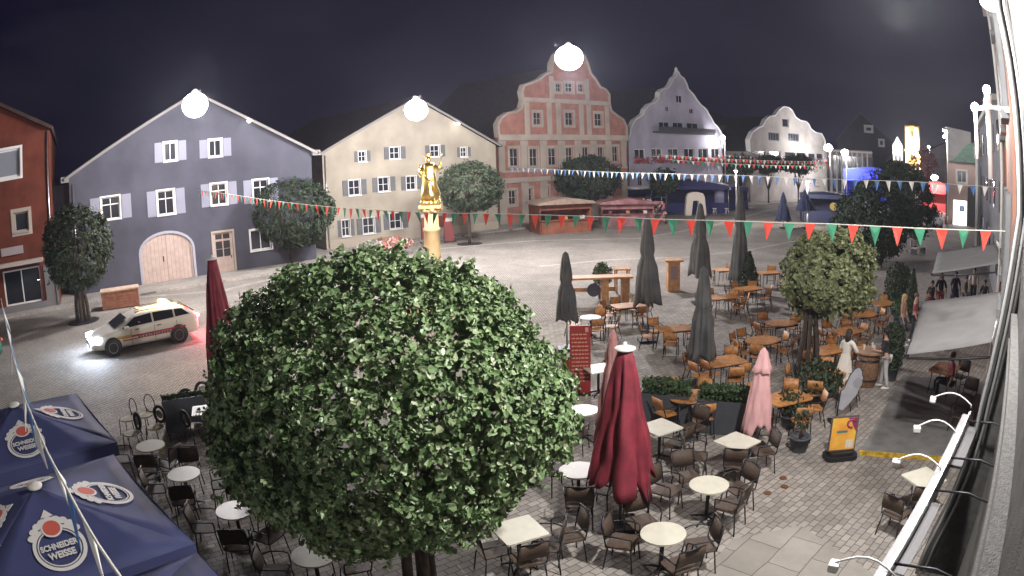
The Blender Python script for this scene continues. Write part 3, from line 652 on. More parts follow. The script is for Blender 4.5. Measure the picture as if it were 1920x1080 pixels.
ball(1250, 402, 1245, 341, 52, 44, 'small dark tree beside the navy tent', LEAF_DARK, 2500, .26, 8)
# right-hand tree beside the terrace
b = at(1512, 712); s = hypot(b.x, b.y)/FPX*1.03; c = atd(1556, 510, hypot(b.x, b.y)+.3)
tree(b, 1.9, Vector((c.x-b.x, c.y-b.y, c.z)), 94*s, 86*s, 17000, .105, LEAF_PALE, 'pale green lopsided tree over the orange tables at right', 'leafy_tree', heart, r0=.07, r1=.06, stems=5, seed=9, spread=.28, lump=.2)
b = at(1650, 500); s = hypot(b.x, b.y)/FPX
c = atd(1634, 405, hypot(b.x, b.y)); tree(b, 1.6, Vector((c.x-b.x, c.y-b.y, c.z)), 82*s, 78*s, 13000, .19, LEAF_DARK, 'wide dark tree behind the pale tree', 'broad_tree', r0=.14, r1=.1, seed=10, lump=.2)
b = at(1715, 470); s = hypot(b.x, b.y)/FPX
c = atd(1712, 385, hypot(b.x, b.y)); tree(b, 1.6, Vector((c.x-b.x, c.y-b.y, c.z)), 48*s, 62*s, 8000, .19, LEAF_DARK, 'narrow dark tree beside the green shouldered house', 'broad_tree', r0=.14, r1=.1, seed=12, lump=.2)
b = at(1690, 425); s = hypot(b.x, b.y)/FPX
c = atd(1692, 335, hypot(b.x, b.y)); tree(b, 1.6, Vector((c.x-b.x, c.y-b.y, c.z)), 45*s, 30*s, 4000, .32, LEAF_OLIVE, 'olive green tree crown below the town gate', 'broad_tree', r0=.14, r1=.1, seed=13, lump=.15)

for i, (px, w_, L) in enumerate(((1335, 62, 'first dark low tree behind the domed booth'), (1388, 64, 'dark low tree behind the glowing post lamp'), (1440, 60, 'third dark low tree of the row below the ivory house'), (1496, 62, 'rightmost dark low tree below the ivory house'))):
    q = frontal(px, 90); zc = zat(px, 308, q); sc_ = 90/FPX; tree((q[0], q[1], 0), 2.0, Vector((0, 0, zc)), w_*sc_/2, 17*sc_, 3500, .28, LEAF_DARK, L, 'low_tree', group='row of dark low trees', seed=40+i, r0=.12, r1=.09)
# ================================================================ column with the golden statue
GOLD = mat('gilding', (.98, .66, .24), .34, 1.0, noise=.25, scale=6)
CSTONE = mat('column_stone', (.66, .52, .34), .8, noise=.12, scale=2, bump=.3, bscale=12)
b = Vector((-3.0, 26.5, 0)); dist = b.length
zt = zat(810, 385, b); zs = zat(800, 288, b); rad = 15.5*dist/FPX
b = atd(812, 480, dist); b.z = 0
C = empty('marian_column', b); tag(C, 'pale stone column with moulded capital carrying a golden statue', 'column')
m = MB(); m.disc((0, 0, 0), 1.5, 1.5, 0, .25, 8); m.disc((0, 0, 0), 1.15, 1.15, .25, .5, 8); m.b2(-.62, .62, -.62, .62, .5, 1.6); m.b2(-.72, .72, -.72, .72, 1.6, 1.75); m.build('pedestal', CSTONE, C)
m = MB(); m.lathe([(rad*1.25, 1.75), (rad*1.3, 1.9), (rad*1.02, 2.0), (rad*.98, zt-1.0), (rad*1.06, zt-.98), (rad*1.06, zt-.88), (rad*.92, zt-.85), (rad*.88, zt-.32)], 28); m.build('shaft', CSTONE, C)
m = MB(); m.lathe([(rad*.88, zt-.32), (rad*1.0, zt-.25), (rad*1.05, zt-.1)], 28); m.b2(-rad*1.35, rad*1.35, -rad*1.35, rad*1.35, zt-.1, zt+.02)
for i in range(8):
    a = 2*pi*i/8+.2; m.ball((rad*1.2*cos(a), rad*1.2*sin(a), zt-.16), .09, 8)
m.build('capital', mat('capital_stone', (.50, .36, .20), .7, noise=.3, scale=8), C)
S = empty('golden_statue', (b.x, b.y, zt+.02)); tag(S, 'gilded robed figure holding a child on top of the stone column', 'statue')
h = zs-zt-.02; m = MB()
def rfold(a, i, z): return 1+.13*sin(5*a+z*4)+.08*sin(9*a-z*7)
prof = [(.05, 0), (.36, .01), (.37, .10), (.30, .22), (.27, .35), (.25, .5), (.22, .6), (.25, .70), (.20, .77), (.07, .80), (.065, .815)]
m.lathe([(r, .12*h+z*h*.88) for r, z in prof], 22, fn=rfold)
m.ball((-.02, -.02, h*.89), .115, 12, (.9, .9, 1.15)); m.lathe([(.12, .945*h), (.13, .97*h), (.15, h)], 10, c=(-.02, 0, 0), fn=lambda a, i, z: 1+(.25*sin(5*a) if i == 2 else 0))
m.tube([(-.22, -.02, h*.76), (-.36, -.12, h*.66), (-.24, -.30, h*.62)], [.075, .065, .045], 8); m.tube([(.22, 0, h*.76), (.38, -.1, h*.67), (.46, -.2, h*.80)], [.075, .06, .04], 8)
m.tube([(.46, -.2, h*.68), (.50, -.22, h*.96)], .018, 6); m.ball((.505, -.22, h*.97), .05, 8)
m.tube([(-.28, -.28, h*.60), (-.30, -.30, h*.70)], [.10, .085], 9); m.ball((-.30, -.31, h*.76), .075, 10)
m.tube([(-.26, -.34, h*.66), (-.12, -.44, h*.70)], [.03, .02], 6); m.tube([(-.33, -.34, h*.60), (-.30, -.46, h*.55)], [.045, .03], 6)
m.tube([(-.2, -.3, h*.55), (.12, -.34, h*.42), (.3, -.22, h*.25)], [.05, .07, .03], 8); m.build('figure', GOLD, S)
m = MB()
for i in range(9): a = 2*pi*i/9; m.ball((.27*cos(a), .27*sin(a), .09), R.uniform(.11, .16), 8)
m.build('cloud_base', GOLD, S)
lamp('statue_fill_light', (b.x+.6, b.y-2.2, zt+.9), 600, (1, .85, .6), .15)  # unseen fill light without a fixture, added to brighten the gilding

# ================================================================ market stalls, tents and things on the far square
def stall(loc, rz, wd, dp, h, label, wm, rm, name='market_stall', roofh=.5, counter=True, cat='stall', group='market stalls on the far square'):
    t = empty(name, loc, rz); tag(t, label, cat, group)
    m = MB(); m.b2(-wd/2, wd/2, dp*.6, dp, 0, h); m.b2(-wd/2, -wd/2+.08, 0, dp*.6, 0, h); m.b2(wd/2-.08, wd/2, 0, dp*.6, 0, h); m.b2(-wd/2, wd/2, .02, .1, h-.45, h-.02); m.build('body', wm, t)
    m = MB(); m.prism([(-wd/2-.3, h), (wd/2+.3, h), (wd/2+.05, h+.2), (0, h+roofh), (-wd/2-.05, h+.2)], -.5, dp+.2); m.build('roof', rm, t)
    if counter:
        m = MB(); m.b2(-wd/2+.1, wd/2-.1, -.1, .35, 0, 1.0); m.b2(-wd/2, wd/2, -.25, .4, 1.0, 1.06); m.build('counter', wm, t)
    for k in range(max(2, int(wd/1.2))):
        x = -wd/2+wd*(k+.5)/max(2, int(wd/1.2)); m = MB(); m.b2(x-.02, x+.02, .36, dp*.6, 1.1, 1.9) if False else m.box((x, .2, 1.2), (.3, .3, .26)); m.build('ware', R.choice([WHITE, WOODO, MATS['red_door'], OFFW]), t)
    return t
STB = mat('stall_brown', (.22, .075, .04), .8, noise=.3, scale=2); STR = mat('stall_roof', (.30, .22, .17), .8, noise=.2); NAVY = mat('navy_canvas', (.022, .026, .12), .8, noise=.15); PINKC = mat('pink_canvas', (.30, .15, .15), .8, noise=.5, scale=1.5, stain=(.17, .06, .07))
p = at(1062, 437); stall(p, atan2(DIR.y, DIR.x)-.35, 4.4, 2.6, 2.3, 'brown wooden market stall with pale roof before the pink house', STB, STR)
p = at(1178, 424); stall(p, -.02, 4.6, 2.4, 1.9, 'pink market stall crowded with pale goods', PINKC, PINKC)
m = MB(); tp = empty('merchandise_rack', at(1222, 421)); tag(tp, 'rack of pink and cream goods right of the pink stall', 'rack')
for k in range(60): m.box((R.uniform(-1.2, 1.2), R.uniform(-.3, .3), R.uniform(.2, 2.2)), (.3, .1, .28), rz=R.uniform(0, 3), rx=R.uniform(0, 1))
m.build('goods', leafmat('mixed_goods', [(.55, .40, .36), (.5, .16, .18), (.6, .5, .4), (.45, .2, .15)]), tp); m = MB()
for x in (-1.3, 1.3): m.tube([(x, 0, 0), (x, 0, 2.4)], .04)
m.tube([(-1.3, 0, 2.4), (1.3, 0, 2.4)], .04); m.build('frame', DARKM, tp)
def tent(loc, rz, wd, dp, h, label, cm, name='market_tent', val=.4, peak=.9, group='tents on the far square', sides=True):
    t = empty(name, loc, rz); tag(t, label, 'tent', group)
    m = MB(); m.add([(-wd/2, 0, h), (wd/2, 0, h), (wd/2, dp, h), (-wd/2, dp, h), (0, dp/2, h+peak)], [(0, 1, 4), (1, 2, 4), (2, 3, 4), (3, 0, 4)])
    m.b2(-wd/2, wd/2, -.02, .0, h-val, h-.002); m.b2(-wd/2-.02, -wd/2, 0, dp, h-val, h-.002); m.b2(wd/2, wd/2+.02, 0, dp, h-val, h-.002); m.build('canopy', cm, t)
    if sides:
        m = MB(); m.b2(-wd/2+.05, wd/2-.05, dp-.05, dp, 0, h-.1); m.b2(-wd/2+.02, -wd/2+.05, .1, dp-.1, 0, h-.1); m.b2(wd/2-.05, wd/2-.02, .1, dp-.1, 0, h-.1); m.b2(-wd/2+.1, wd/2-.1, .1, .16, 0, 1.1); m.build('side_wall', cm, t)
    for x in (-wd/2, wd/2):
        for y in (.06, dp-.06): m = MB(); m.tube([(x*.985, y, 0), (x*.985, y, h)], .04); m.build('pole', STEEL, t)
    return t
p = at(1305, 400); tent(p, .0, 7.6, 4.5, 2.9, 'big navy canvas tent left of the closed parasols', NAVY, peak=.7)
p = at(1180, 398); tent(p, .1, 5.0, 3, 2.3, 'low navy tent roof behind the pink stall', NAVY, peak=.3)
p = at(1385, 392); tent(p, .1, 2.6, 3, 2.5, 'narrow navy tent next to the glowing bollard lamp', NAVY, peak=.3)
p = at(1546, 418); tent(p, -.35, 4.6, 3, 2.7, 'navy kiosk with a round yellow badge behind blue parasols', mat('kiosk_navy', (.05, .06, .13), .6), name='kiosk', peak=.25)
k = p; m = MB(); m.M = None; m.disc((0, 0, 0), .38, .38, 0, .04, 20)
bd = m.build('round_badge', mat('yellow_badge', (.55, .42, .12), .6), None); bd.parent = COL.objects['kiosk']; bd.matrix_local = Matrix.Translation((.9, -.04, 1.6)) @ Matrix.Rotation(pi/2, 4, 'X')
# white arch (inflatable-like gateway)
t = empty('entrance_arch', at(1304, 404)); tag(t, 'pale arch glowing orange at its foot in front of navy tent', 'arch'); m = MB()
m.prism([(-1.15, 0), (-.45, 0), (-.28, 1.5), (.28, 1.5), (.45, 0), (1.15, 0), (.98, 1.9), (.8, 2.25), (.3, 2.4), (-.3, 2.4), (-.8, 2.25), (-.98, 1.9)], -.3, .3); m.build('arch_body', mat('pale_fabric', (.62, .55, .48), .7), t, bevel=.08)
lamp('orange_light', tuple(at(1290, 402)+Vector((-.2, -1.2, .5))), 60, (1, .45, .1), .1)
p = at(1448, 372); stall(p, .1, 5.5, 2.5, 1.9, 'brown low hut right of the glowing post lamp', STB, STR)
p = at(1508, 370); stall(p, .05, 4.5, 2.5, 1.9, 'brown low hut behind the dark blue parasols', STB, STR)
# little lit pavilion
t = empty('round_pavilion', at(1353, 396)); tag(t, 'small grey ticket booth with white domed top beside navy tent', 'booth')
m = MB(); m.lathe([(.85, 0), (.85, 1.0), (.8, 1.05), (.8, 2.4)], 12); m.build('wall', mat('greyish_panel', (.30, .30, .45), .6), t)
m = MB(); m.lathe([(1.1, 2.4), (1.12, 2.55), (.8, 2.95), (.3, 3.1), (.02, 3.12)], 16); m.build('dome', WHITE, t)
for i, (px, py) in enumerate(((1340, 402), (1363, 402))):
    t = empty('outdoor_stool', at(px, py)); tag(t, ['white stool left of the small domed booth', 'white stool right of the small domed booth'][i], 'stool', 'white stools by the domed booth')
    m = MB(); m.disc((0, 0, 0), .24, .24, .6, .65, 12); m.build('seat', WHITE, t)
    for k in range(3): a = 2*pi*k/3; m = MB(); m.tube([(.1*cos(a), .1*sin(a), .6), (.25*cos(a), .25*sin(a), 0)], .02); m.build('leg', WHITE, t)
# blue-lit marquee, red-lit stand
BLT = mat('blue_canvas', (.06, .08, .50), .7)
q = frontal(1632, 105); tent((q[0], q[1], 0), -az(1632), 9.0, 4, 4.8, 'wide tent glowing blue below the dark gabled house', BLT, peak=.5, val=1.8)
dv = Vector((q[0], q[1], 0)).normalized()
for k in (-3, 0, 3): rt = Vector((dv.y, -dv.x, 0)); lamp('blue_light', tuple(Vector((q[0], q[1], 3.4))-dv*1.6+rt*k), 260, (.12, .18, 1), .2)
q = frontal(1752, 95); tent((q[0], q[1], 0), -az(1752), 4.6, 3, 3.6, 'small stand glowing red beside the green shouldered house', mat('red_canvas', (.6, .10, .09), .7), peak=.6, val=1.2)
dv = Vector((q[0], q[1], 0)).normalized(); lamp('red_light', tuple(Vector((q[0], q[1], 3.3))-dv*1.4), 420, (1, .06, .08), .2)
lt = atd(1752, 333, 93); t = empty('festoon_lamp', lt); tag(t, 'white glaring lamp in the middle of red stand', 'lamp'); m = MB(); m.ball((0, 0, 0), .42, 12, (1.3, 1, .8)); m.build('lamp_glass', BULB, t); m = MB(); m.tube([(0, 0, .2), (0, 0, .9)], .03); m.build('bracket', DARKM, t)
b = at(1735, 350); q = frontal(1728, 110); tree((q[0], q[1], 0), 2.5, 6.0, 2.6, 2.6, 2500, .35, leafmat('red_lit_leaves', [(.25, .08, .07), (.16, .06, .05), (.3, .14, .1)]), 'reddish lit tree right of the town gate', 'small_tree', seed=21)  # red glow of the stand put into the leaf colours
# far street lamps on poles
def pole_lamp(px, py, dist, label, power, arm=.6, rad=.28, side=1, h0=None, name='street_lamp', bm=None, grp='lamps on poles along the street'):
    p = atd(px, py, dist); t = empty(name, (p.x, p.y, 0)); tag(t, label, 'street lamp', grp)
    m = MB(); m.tube([(arm*side, 0, 0), (arm*side, 0, 1.2)], [.09, .07], 10); m.tube([(arm*side, 0, 1.2), (arm*side, 0, p.z+.25)], [.055, .04], 8); m.tube([(arm*side, 0, p.z+.2), (arm*side*.5, 0, p.z+.35), (0, 0, p.z+.22)], .03, 6); m.build('pole', OFFW, t)
    m = MB(); m.lathe([(.05, p.z+.25), (rad*.8, p.z+.12), (rad, p.z)], 14); m.build('lamp_shade', OFFW, t)
    m = MB(); m.ball((0, 0, p.z), rad*.95, 12, (1, 1, .8)); m.build('lamp_glass', bm or BULB, t)
    if power: lamp('lamp_light', (0, 0, p.z-.5), power, (1, .93, .85), .3, t)
    return t
pole_lamp(1355, 258, 85, 'slim white lamp pole at the right edge of the scrolled gable', 100, .25, .3)
pole_lamp(1553, 277, 100, 'blazing lamp pole at the right edge of ivory house', 900, .25, .65)
pole_lamp(1584, 286, 104, 'second blazing lamp just right of the ivory house', 900, .25, .6, bm=BULB)
pole_lamp(1771, 244, 71, 'upper of the two small lamps at the grey corner wall', 700, .3, .22)
pole_lamp(1771, 256, 71.5, 'lower of the two small lamps at the grey corner wall', 0, .3, .2)
pole_lamp(1741, 275, 120, 'tiny lamp in the dark sky right of the gate', 0, .2, .25)
for i, (px, py, L) in enumerate(((1380, 320, 'glowing post lamp rising from the navy tents'), (1514, 340, 'glowing post lamp above the navy kiosk'))):
    pole_lamp(px, py, 62, L, 500, .0, .17, name='post_lamp')

# ================================================================ bunting
FRED = mat('red_pennant', (.80, .07, .045), .7); FGRN = mat('green_pennant', (.05, .26, .15), .7); FWHT = mat('white_pennant', (.75, .74, .70), .7); FBLU = mat('blue_pennant', (.08, .20, .45), .7); CORD = mat('pale_cord', (.60, .58, .52), .8)
def bunting(path, step, fw, fl, cols, label, r=.008, seed=0, skew=.0):
    rr = random.Random(seed); t = empty('bunting', path[0]); tag(t, label, 'bunting', 'bunting strings across the square'); o = Vector(path[0])
    pts = [Vector(p)-o for p in path]; m = MB(); m.tube(pts, r, 5); m.build('cord', CORD, t)
    seg = [0]
    for i in range(1, len(pts)): seg.append(seg[-1]+(pts[i]-pts[i-1]).length)
    n = int(seg[-1]/step); ms = [MB() for _ in cols]; big = MB()
    bl = {}
    for k in range(1, min(n, 95)):
        s = k*step; i = max(j for j in range(len(seg)) if seg[j] <= s); i = min(i, len(pts)-2); f = (s-seg[i])/(seg[i+1]-seg[i]); c = pts[i].lerp(pts[i+1], f); u = (pts[i+1]-pts[i]).normalized()
        side = Vector((-u.y, u.x, 0)); sw = rr.uniform(-.28, .28)+skew; L = fl*rr.uniform(.85, 1.08); dn = (Vector((0, 0, -1))+side*sw+u*rr.uniform(-.12, .12)).normalized()
        m = MB(); hw = fw/2*rr.uniform(.85, 1); th = side*.004
        a, b_, tip = c-u*hw+Vector((0, 0, -r)), c+u*hw+Vector((0, 0, -r)), c+dn*L; mid = (a+b_+tip)/3+side*fl*rr.uniform(-.12, .12)
        m.add([a-th, b_-th, tip-th, mid-th, a+th, b_+th, tip+th, mid+th], [(0, 1, 3), (1, 2, 3), (2, 0, 3), (5, 4, 7), (6, 5, 7), (4, 6, 7), (0, 4, 5, 1), (1, 5, 6, 2), (2, 6, 4, 0)])
        m.build('pennant', cols[k % len(cols)], t)
    return t
def strung(px, A, B_):
    """3D points over the straight plan line A-B, at the heights of the photographed cord"""
    out = []
    for x, y in px:
        r = ray(x, y); a = Vector((A[0], A[1])); d = Vector((B_[0]-A[0], B_[1]-A[1])); den = r.x*d.y-r.y*d.x; t = (a.x*d.y-a.y*d.x)/den; out.append(CAM+r*t)
    return out
c1 = [(372, 357), (430, 364), (500, 375), (560, 382), (600, 386), (660, 391), (720, 395), (790, 398), (850, 400), (920, 401), (1000, 403), (1080, 405), (1160, 408), (1240, 411), (1320, 413), (1400, 415), (1480, 418), (1560, 420), (1640, 424), (1720, 428), (1800, 431), (1870, 433), (1893, 434)]
A1 = BLUEF.O+BLUEF.d*BLUEF.loc(372, 357)[0]; bunting(strung(c1, (A1.x, A1.y), (8.6, 9.0)), .47, .25, .37, [FRED, FGRN], 'long red and green bunting stretching from blue house to the right wall', .011, 1)
c2 = [(950, 314), (1000, 316), (1060, 319), (1120, 322), (1180, 324), (1240, 325), (1300, 327), (1360, 328), (1420, 330), (1480, 333), (1540, 335), (1600, 337), (1660, 339), (1720, 341), (1780, 345), (1840, 349), (1872, 352)]
A2 = PINKF.O+PINKF.d*PINKF.loc(950, 314)[0]; bunting(strung(c2, (A2.x, A2.y), (17, 18)), .62, .30, .42, [FWHT, FBLU], 'blue and white bunting in front of the pink and scrolled gables', .012, 2)
A3 = WHF.O+WHF.d*.5
for i, (ya, yb, dd, cols, lab) in enumerate(((290, 303, 72, [FWHT, FRED], 'bunting of white and red pennants below flower boxes of scrolled gable house'), (299, 312, 64, [FRED, FGRN, FWHT], 'far bunting in red, green and white nearest the navy tents'),
        (285, 297, 92, [FRED, FBLU, FWHT], 'faraway bunting at the foot of the ivory house'), (292, 300, 105, [FBLU, FRED, FWHT], 'farthest bunting across the street before the low shops'), (296, 306, 80, [FGRN, FRED, FWHT], 'far bunting with green, red and white before the dim grey house'))):
    x0 = 1235+i*18; xs = [x0+(1560-x0)*k/10 for k in range(11)]; pp = [(x, ya+(yb-ya)*k/10+3*sin(pi*k/10)) for k, x in enumerate(xs)]
    a = frontal(pp[0][0], dd*.92); b_ = frontal(pp[-1][0], dd*1.05); bunting(strung(pp, a, b_), .42+.05*i, .30, .36, cols, lab, .015, 10+i)
# near diagonal string at the left, close under the camera
pl = [(2, 560, 13.0), (20, 650, 9.5), (45, 742, 7.0), (90, 850, 5.0), (125, 915, 4.1), (150, 962, 3.6), (185, 1022, 3.1), (232, 1090, 2.7)]
ps = [atd(x, y, d) for x, y, d in pl]
t = bunting(ps, .60, .30, .42, [FWHT, FBLU], 'near cord with blue and white pennants hanging edge-on above navy parasols', .010, 5, skew=.02)

# ================================================================ terrace furniture prototypes
PARK = Vector((0, 0, -50))
def rrect(w, d, r, n=4):
    out = []
    for cx, cy_, a0 in ((w/2-r, d/2-r, 0), (-w/2+r, d/2-r, pi/2), (-w/2+r, -d/2+r, pi), (w/2-r, -d/2+r, 3*pi/2)):
        for i in range(n+1): a = a0+pi/2*i/n; out.append((cx+r*cos(a), cy_+r*sin(a)))
    return out
def curved_back(mb, w, z0, z1, y0, lean, bow, th=.018, n=8):
    vs = []
    for s in (0, 1):
        for j, z in ((0, z0), (1, (z0+z1)/2), (2, z1)):
            for i in range(n+1):
                u = i/n*2-1; x = u*w/2*(1 if j < 2 else .93); y = y0-lean*(z-z0)/(z1-z0)-bow*(1-u*u)*.6+bow*.6-s*th; vs.append((x, y, z))
    k = 3*(n+1); f = []
    for j in range(2):
        for i in range(n): a = j*(n+1)+i; f.append((a, a+1, a+n+2, a+n+1)); f.append((k+a, k+a+n+1, k+a+n+2, k+a+1))
    for i in range(n): f.append((i, k+i, k+i+1, i+1)); a = 2*(n+1)+i; f.append((a, a+1, k+a+1, k+a))
    for j in range(2): a = j*(n+1); f.append((a, a+n+1, k+a+n+1, k+a)); a += n; f.append((a, k+a, k+a+n+1, a+n+1))
    mb.smooth = True; mb.add(vs, f); mb.smooth = False
def armchair(seatm, framem, hoop=False, round_seat=False, disc=True):
    """faces +y; back at -y"""
    t = empty('cafe_armchair' if not hoop else 'hoop_back_chair', PARK)
    m = MB()
    if round_seat: m.disc((0, 0, 0), .22, .22, .43, .46, 20)
    else: m.slab(rrect(.46, .44, .07), .43, .455)
    m.build('seat', seatm, t)
    m = MB()
    if hoop:
        if disc: m.disc((0, 0, 0), .11, .11, -.012, .012, 20); o = m.build('backrest', seatm, t); o.matrix_local = Matrix.Translation((0, -.23, .70)) @ Matrix.Rotation(radians(82), 4, 'X')
        m = MB(); hr = .19 if disc else .23; m.tube([(hr*cos(2*pi*i/20), -.235-.02*sin(2*pi*i/20), .70+hr*sin(2*pi*i/20)) for i in range(21)], .045 if disc else .014, 8); m.tube([(-.14, -.2, .45), (-.17, -.22, .58)], .014, 6); m.tube([(.14, -.2, .45), (.17, -.22, .58)], .014, 6); m.build('back_hoop', framem, t)
    else:
        curved_back(m, .46, .56, .86, -.19, .07, -.05); m.build('backrest', seatm, t)
        m = MB()
        for s in (-1, 1):
            m.tube([(s*.225, -.20, .43), (s*.235, -.235, .62), (s*.225, -.275, .87)], .012, 6)
            m.tube([(s*.235, -.235, .64), (s*.27, -.10, .67), (s*.275, .10, .665), (s*.25, .19, .645), (s*.235, .20, .60), (s*.225, .20, .44)], .013, 6)
        m.tube([(-.225, -.275, .87), (0, -.30, .88), (.225, -.275, .87)], .012, 6); m.build('arm_frame', framem, t)
    for sx in (-1, 1):
        for sy in (-1, 1): m = MB(); m.tube([(sx*.20, sy*.18, .44), (sx*.235, sy*.235, 0)], .013, 6); m.build('leg', framem, t)
    return t
def folding_chair():
    t = empty('wooden_garden_chair', PARK)
    m = MB(); m.slab(rrect(.42, .40, .03, 2), .435, .455); m.build('seat', WOODO, t)
    m = MB(); curved_back(m, .42, .60, .86, -.20, .07, -.02); m.build('backrest', WOODO, t)
    for s in (-1, 1):
        m = MB(); m.tube([(s*.205, .17, 0), (s*.205, .15, .64), (s*.205, -.10, .65), (s*.205, -.215, .66)], .014, 5); m.build('arm_frame', DARKM, t)
        m = MB(); m.tube([(s*.205, -.30, 0), (s*.205, -.17, .45), (s*.205, -.225, .62), (s*.205, -.285, .88)], .013, 5); m.build('leg', DARKM, t)
    m = MB(); m.tube([(-.2, .16, .43), (.2, .16, .43)], .012, 5); m.tube([(-.2, -.175, .43), (.2, -.175, .43)], .012, 5); m.tube([(-.2, -.28, .12), (.2, -.28, .12)], .01, 5); m.each('stretcher', DARKM, t)
    return t
def table(kind, topm, w=.7, d=None, h=.73):
    d = d or w; t = empty({'round': 'round_table', 'square': 'square_table', 'wood': 'wooden_table', 'oval': 'wooden_table'}[kind], PARK)
    m = MB()
    if kind == 'round': m.disc((0, 0, 0), w/2, d/2, h-.028, h, 40)
    elif kind == 'oval': m.disc((0, 0, 0), w/2, d/2, h-.03, h, 24)
    else: m.slab(rrect(w, d, .03 if kind == 'square' else .12, 3), h-.028, h)
    m.build('tabletop', topm, t)
    if kind in ('round', 'square'):
        m = MB(); m.tube([(0, 0, .03), (0, 0, h-.03)], .035, 10); m.b2(-.2, .2, -.02, .02, h-.045, h-.03); m.build('column', DARKM, t)
        for k in range(4): a = pi/4+pi/2*k; m = MB(); m.tube([(0, 0, .10), (.18*cos(a), .18*sin(a), .06), (.31*cos(a), .31*sin(a), .015)], [.025, .022, .014], 6); m.build('foot', DARKM, t)
    else:
        m = MB(); m.b2(-w/2+.1, w/2-.1, -d/2+.1, -d/2+.13, h-.09, h-.029); m.b2(-w/2+.1, w/2-.1, d/2-.13, d/2-.1, h-.09, h-.029); m.each('apron', DARKM, t)
        for sx in (-1, 1):
            for sy in (-1, 1): m = MB(); m.tube([(sx*(w/2-.14), sy*(d/2-.13), h-.03), (sx*(w/2-.07), sy*(d/2-.08), 0)], .016, 5); m.build('leg', DARKM, t)
    return t
CH_A = armchair(WICKER, DARKM); CH_H = armchair(mat('pale_seat', (.42, .38, .28), .6, noise=.3), BLACK, True, True); CH_H2 = armchair(MATS['pale_seat'], BARK, True, True, False); CH_B = folding_chair()
T_R = table('round', TTOP, .70); T_S = table('square', TTOP, .70); T_W = table('wood', WOODO, 1.15, .80); T_O = table('oval', WOODO, 1.2, .9); T_RW = table('round', WHITE, .72)
index_children()
USED = {}
def put(proto, loc, rz, label, cat, group):
    t = copy_tree(proto, loc, rz, label, group); t['category'] = cat; return t
SIDES = ['right', 'far right', 'far', 'far left', 'left', 'near left', 'near', 'near right']
def side_word(p, q, used):
    """how chair p sits round table q as seen in the picture"""
    v = (q-Vector((0, 0, 0))).to_2d().normalized(); r = Vector((v.y, -v.x)); d = (p-q).to_2d(); a = atan2(d.dot(v), d.dot(r)); k = int(round(a/(pi/4))) % 8
    for dk in (0, 1, -1, 2, -2, 3, -3, 4):
        w = SIDES[(k+dk) % 8]
        if w not in used: used.add(w); return w
    return SIDES[k]
def setting(proto, chair, px, py, what, tlabel, tcat, tgroup, cgroup, cdesc, chairs, trz=0.0, h=.73, jitter=.12, dist=.62):
    """a table at a pixel, chairs either as plan angles (degrees) or as pixels of their seats"""
    q = at(px, py, h); q.z = 0; put(proto, q, trz, tlabel, tcat, tgroup); used = set()
    for c in chairs:
        if isinstance(c, tuple):
            p = at(c[0], c[1], .45); p.z = 0; v = q-p
            if v.length < .42: p = q-v.normalized()*.42
        else:
            a = radians(c); p = q+Vector((cos(a), sin(a), 0))*dist*R.uniform(.92, 1.2)
        v = q-p; a = atan2(v.y, v.x)-pi/2+R.uniform(-jitter, jitter); s = side_word(p, q, used)
        put(chair, p, a, '%s on the %s side of the %s' % (cdesc, s, what), 'chair', cgroup)
    return q
G1, G2 = 'pale cafe tables', 'dark cafe armchairs'; DA = 'dark armchair'
def cafe(proto, px, py, what, tl, chairs, chair=None, desc=DA, trz=0, jit=.12, g=G2): return setting(proto, chair or CH_A, px, py, what, tl, 'table', G1, g, desc, chairs, trz, jitter=jit)
cafe(T_R, 281.5, 834.8, 'topmost left round table', 'round pale table nearest the hoop back chairs', [200, 290, 340])
cafe(T_R, 344.5, 887.6, 'second left round table', 'round pale table below the one with hoop back chairs', [20, 110, 200, 290])
cafe(T_R, 440, 955.5, 'third left round table', 'round pale table left of the big tree bottom, half shaded', [45, 110, 200, 290, 335])
cafe(T_R, 587.6, 1040, 'bottom left round table', 'largest round pale table at the bottom under big tree', [20, 100, 195, 290])
cafe(T_R, 1330, 908.3, 'upper right round table', 'round pale table right of the big red parasol', [(1250, 918), (1288, 893), (1370, 948), (1385, 915)])
cafe(T_R, 1244, 999.8, 'lower right round table', 'round pale table below right of the big red parasol', [(1168, 1015), (1204, 978), (1275, 1058), (1312, 1022)])
cafe(T_R, 1085, 881, 'round table left of red parasol', 'round pale table half hidden between tree and red parasol', [(1087, 940), (1130, 915), 120, 20])
cafe(T_R, 1093, 768, 'round table by red menu board', 'small round pale table below the red menu board', [250, 320])
cafe(T_S, 1383, 827, 'square table by pink parasol', 'square pale table beside the pink closed parasol', [(1305, 855), (1380, 868), (1430, 845)], trz=.55)
cafe(T_S, 1238, 800, 'square table behind red parasol', 'square pale table partly behind the big red parasol', [(1262, 830), (1300, 800)], trz=.5)
cafe(T_S, 972, 993, 'square table at tree foot', 'square pale table at the right foot of the big tree', [(985, 1040), (1022, 1020), (1065, 1003), (925, 1030)], trz=.45)
cafe(T_S, 1733, 895, 'square table by the wall sign', 'square pale table under the gooseneck lamps', [(1682, 960), (1728, 935)], trz=.12)
cafe(T_RW, 1107, 594, 'white round table', 'bright white round table left of the grey parasols', [150, 280, 340, 60], CH_B, 'wooden chair', g='wooden garden chairs')
cafe(T_S, 1122, 690, 'white square table', 'bright white square table right of red menu board', [60, 150], CH_B, 'wooden chair', trz=.3, g='wooden garden chairs')
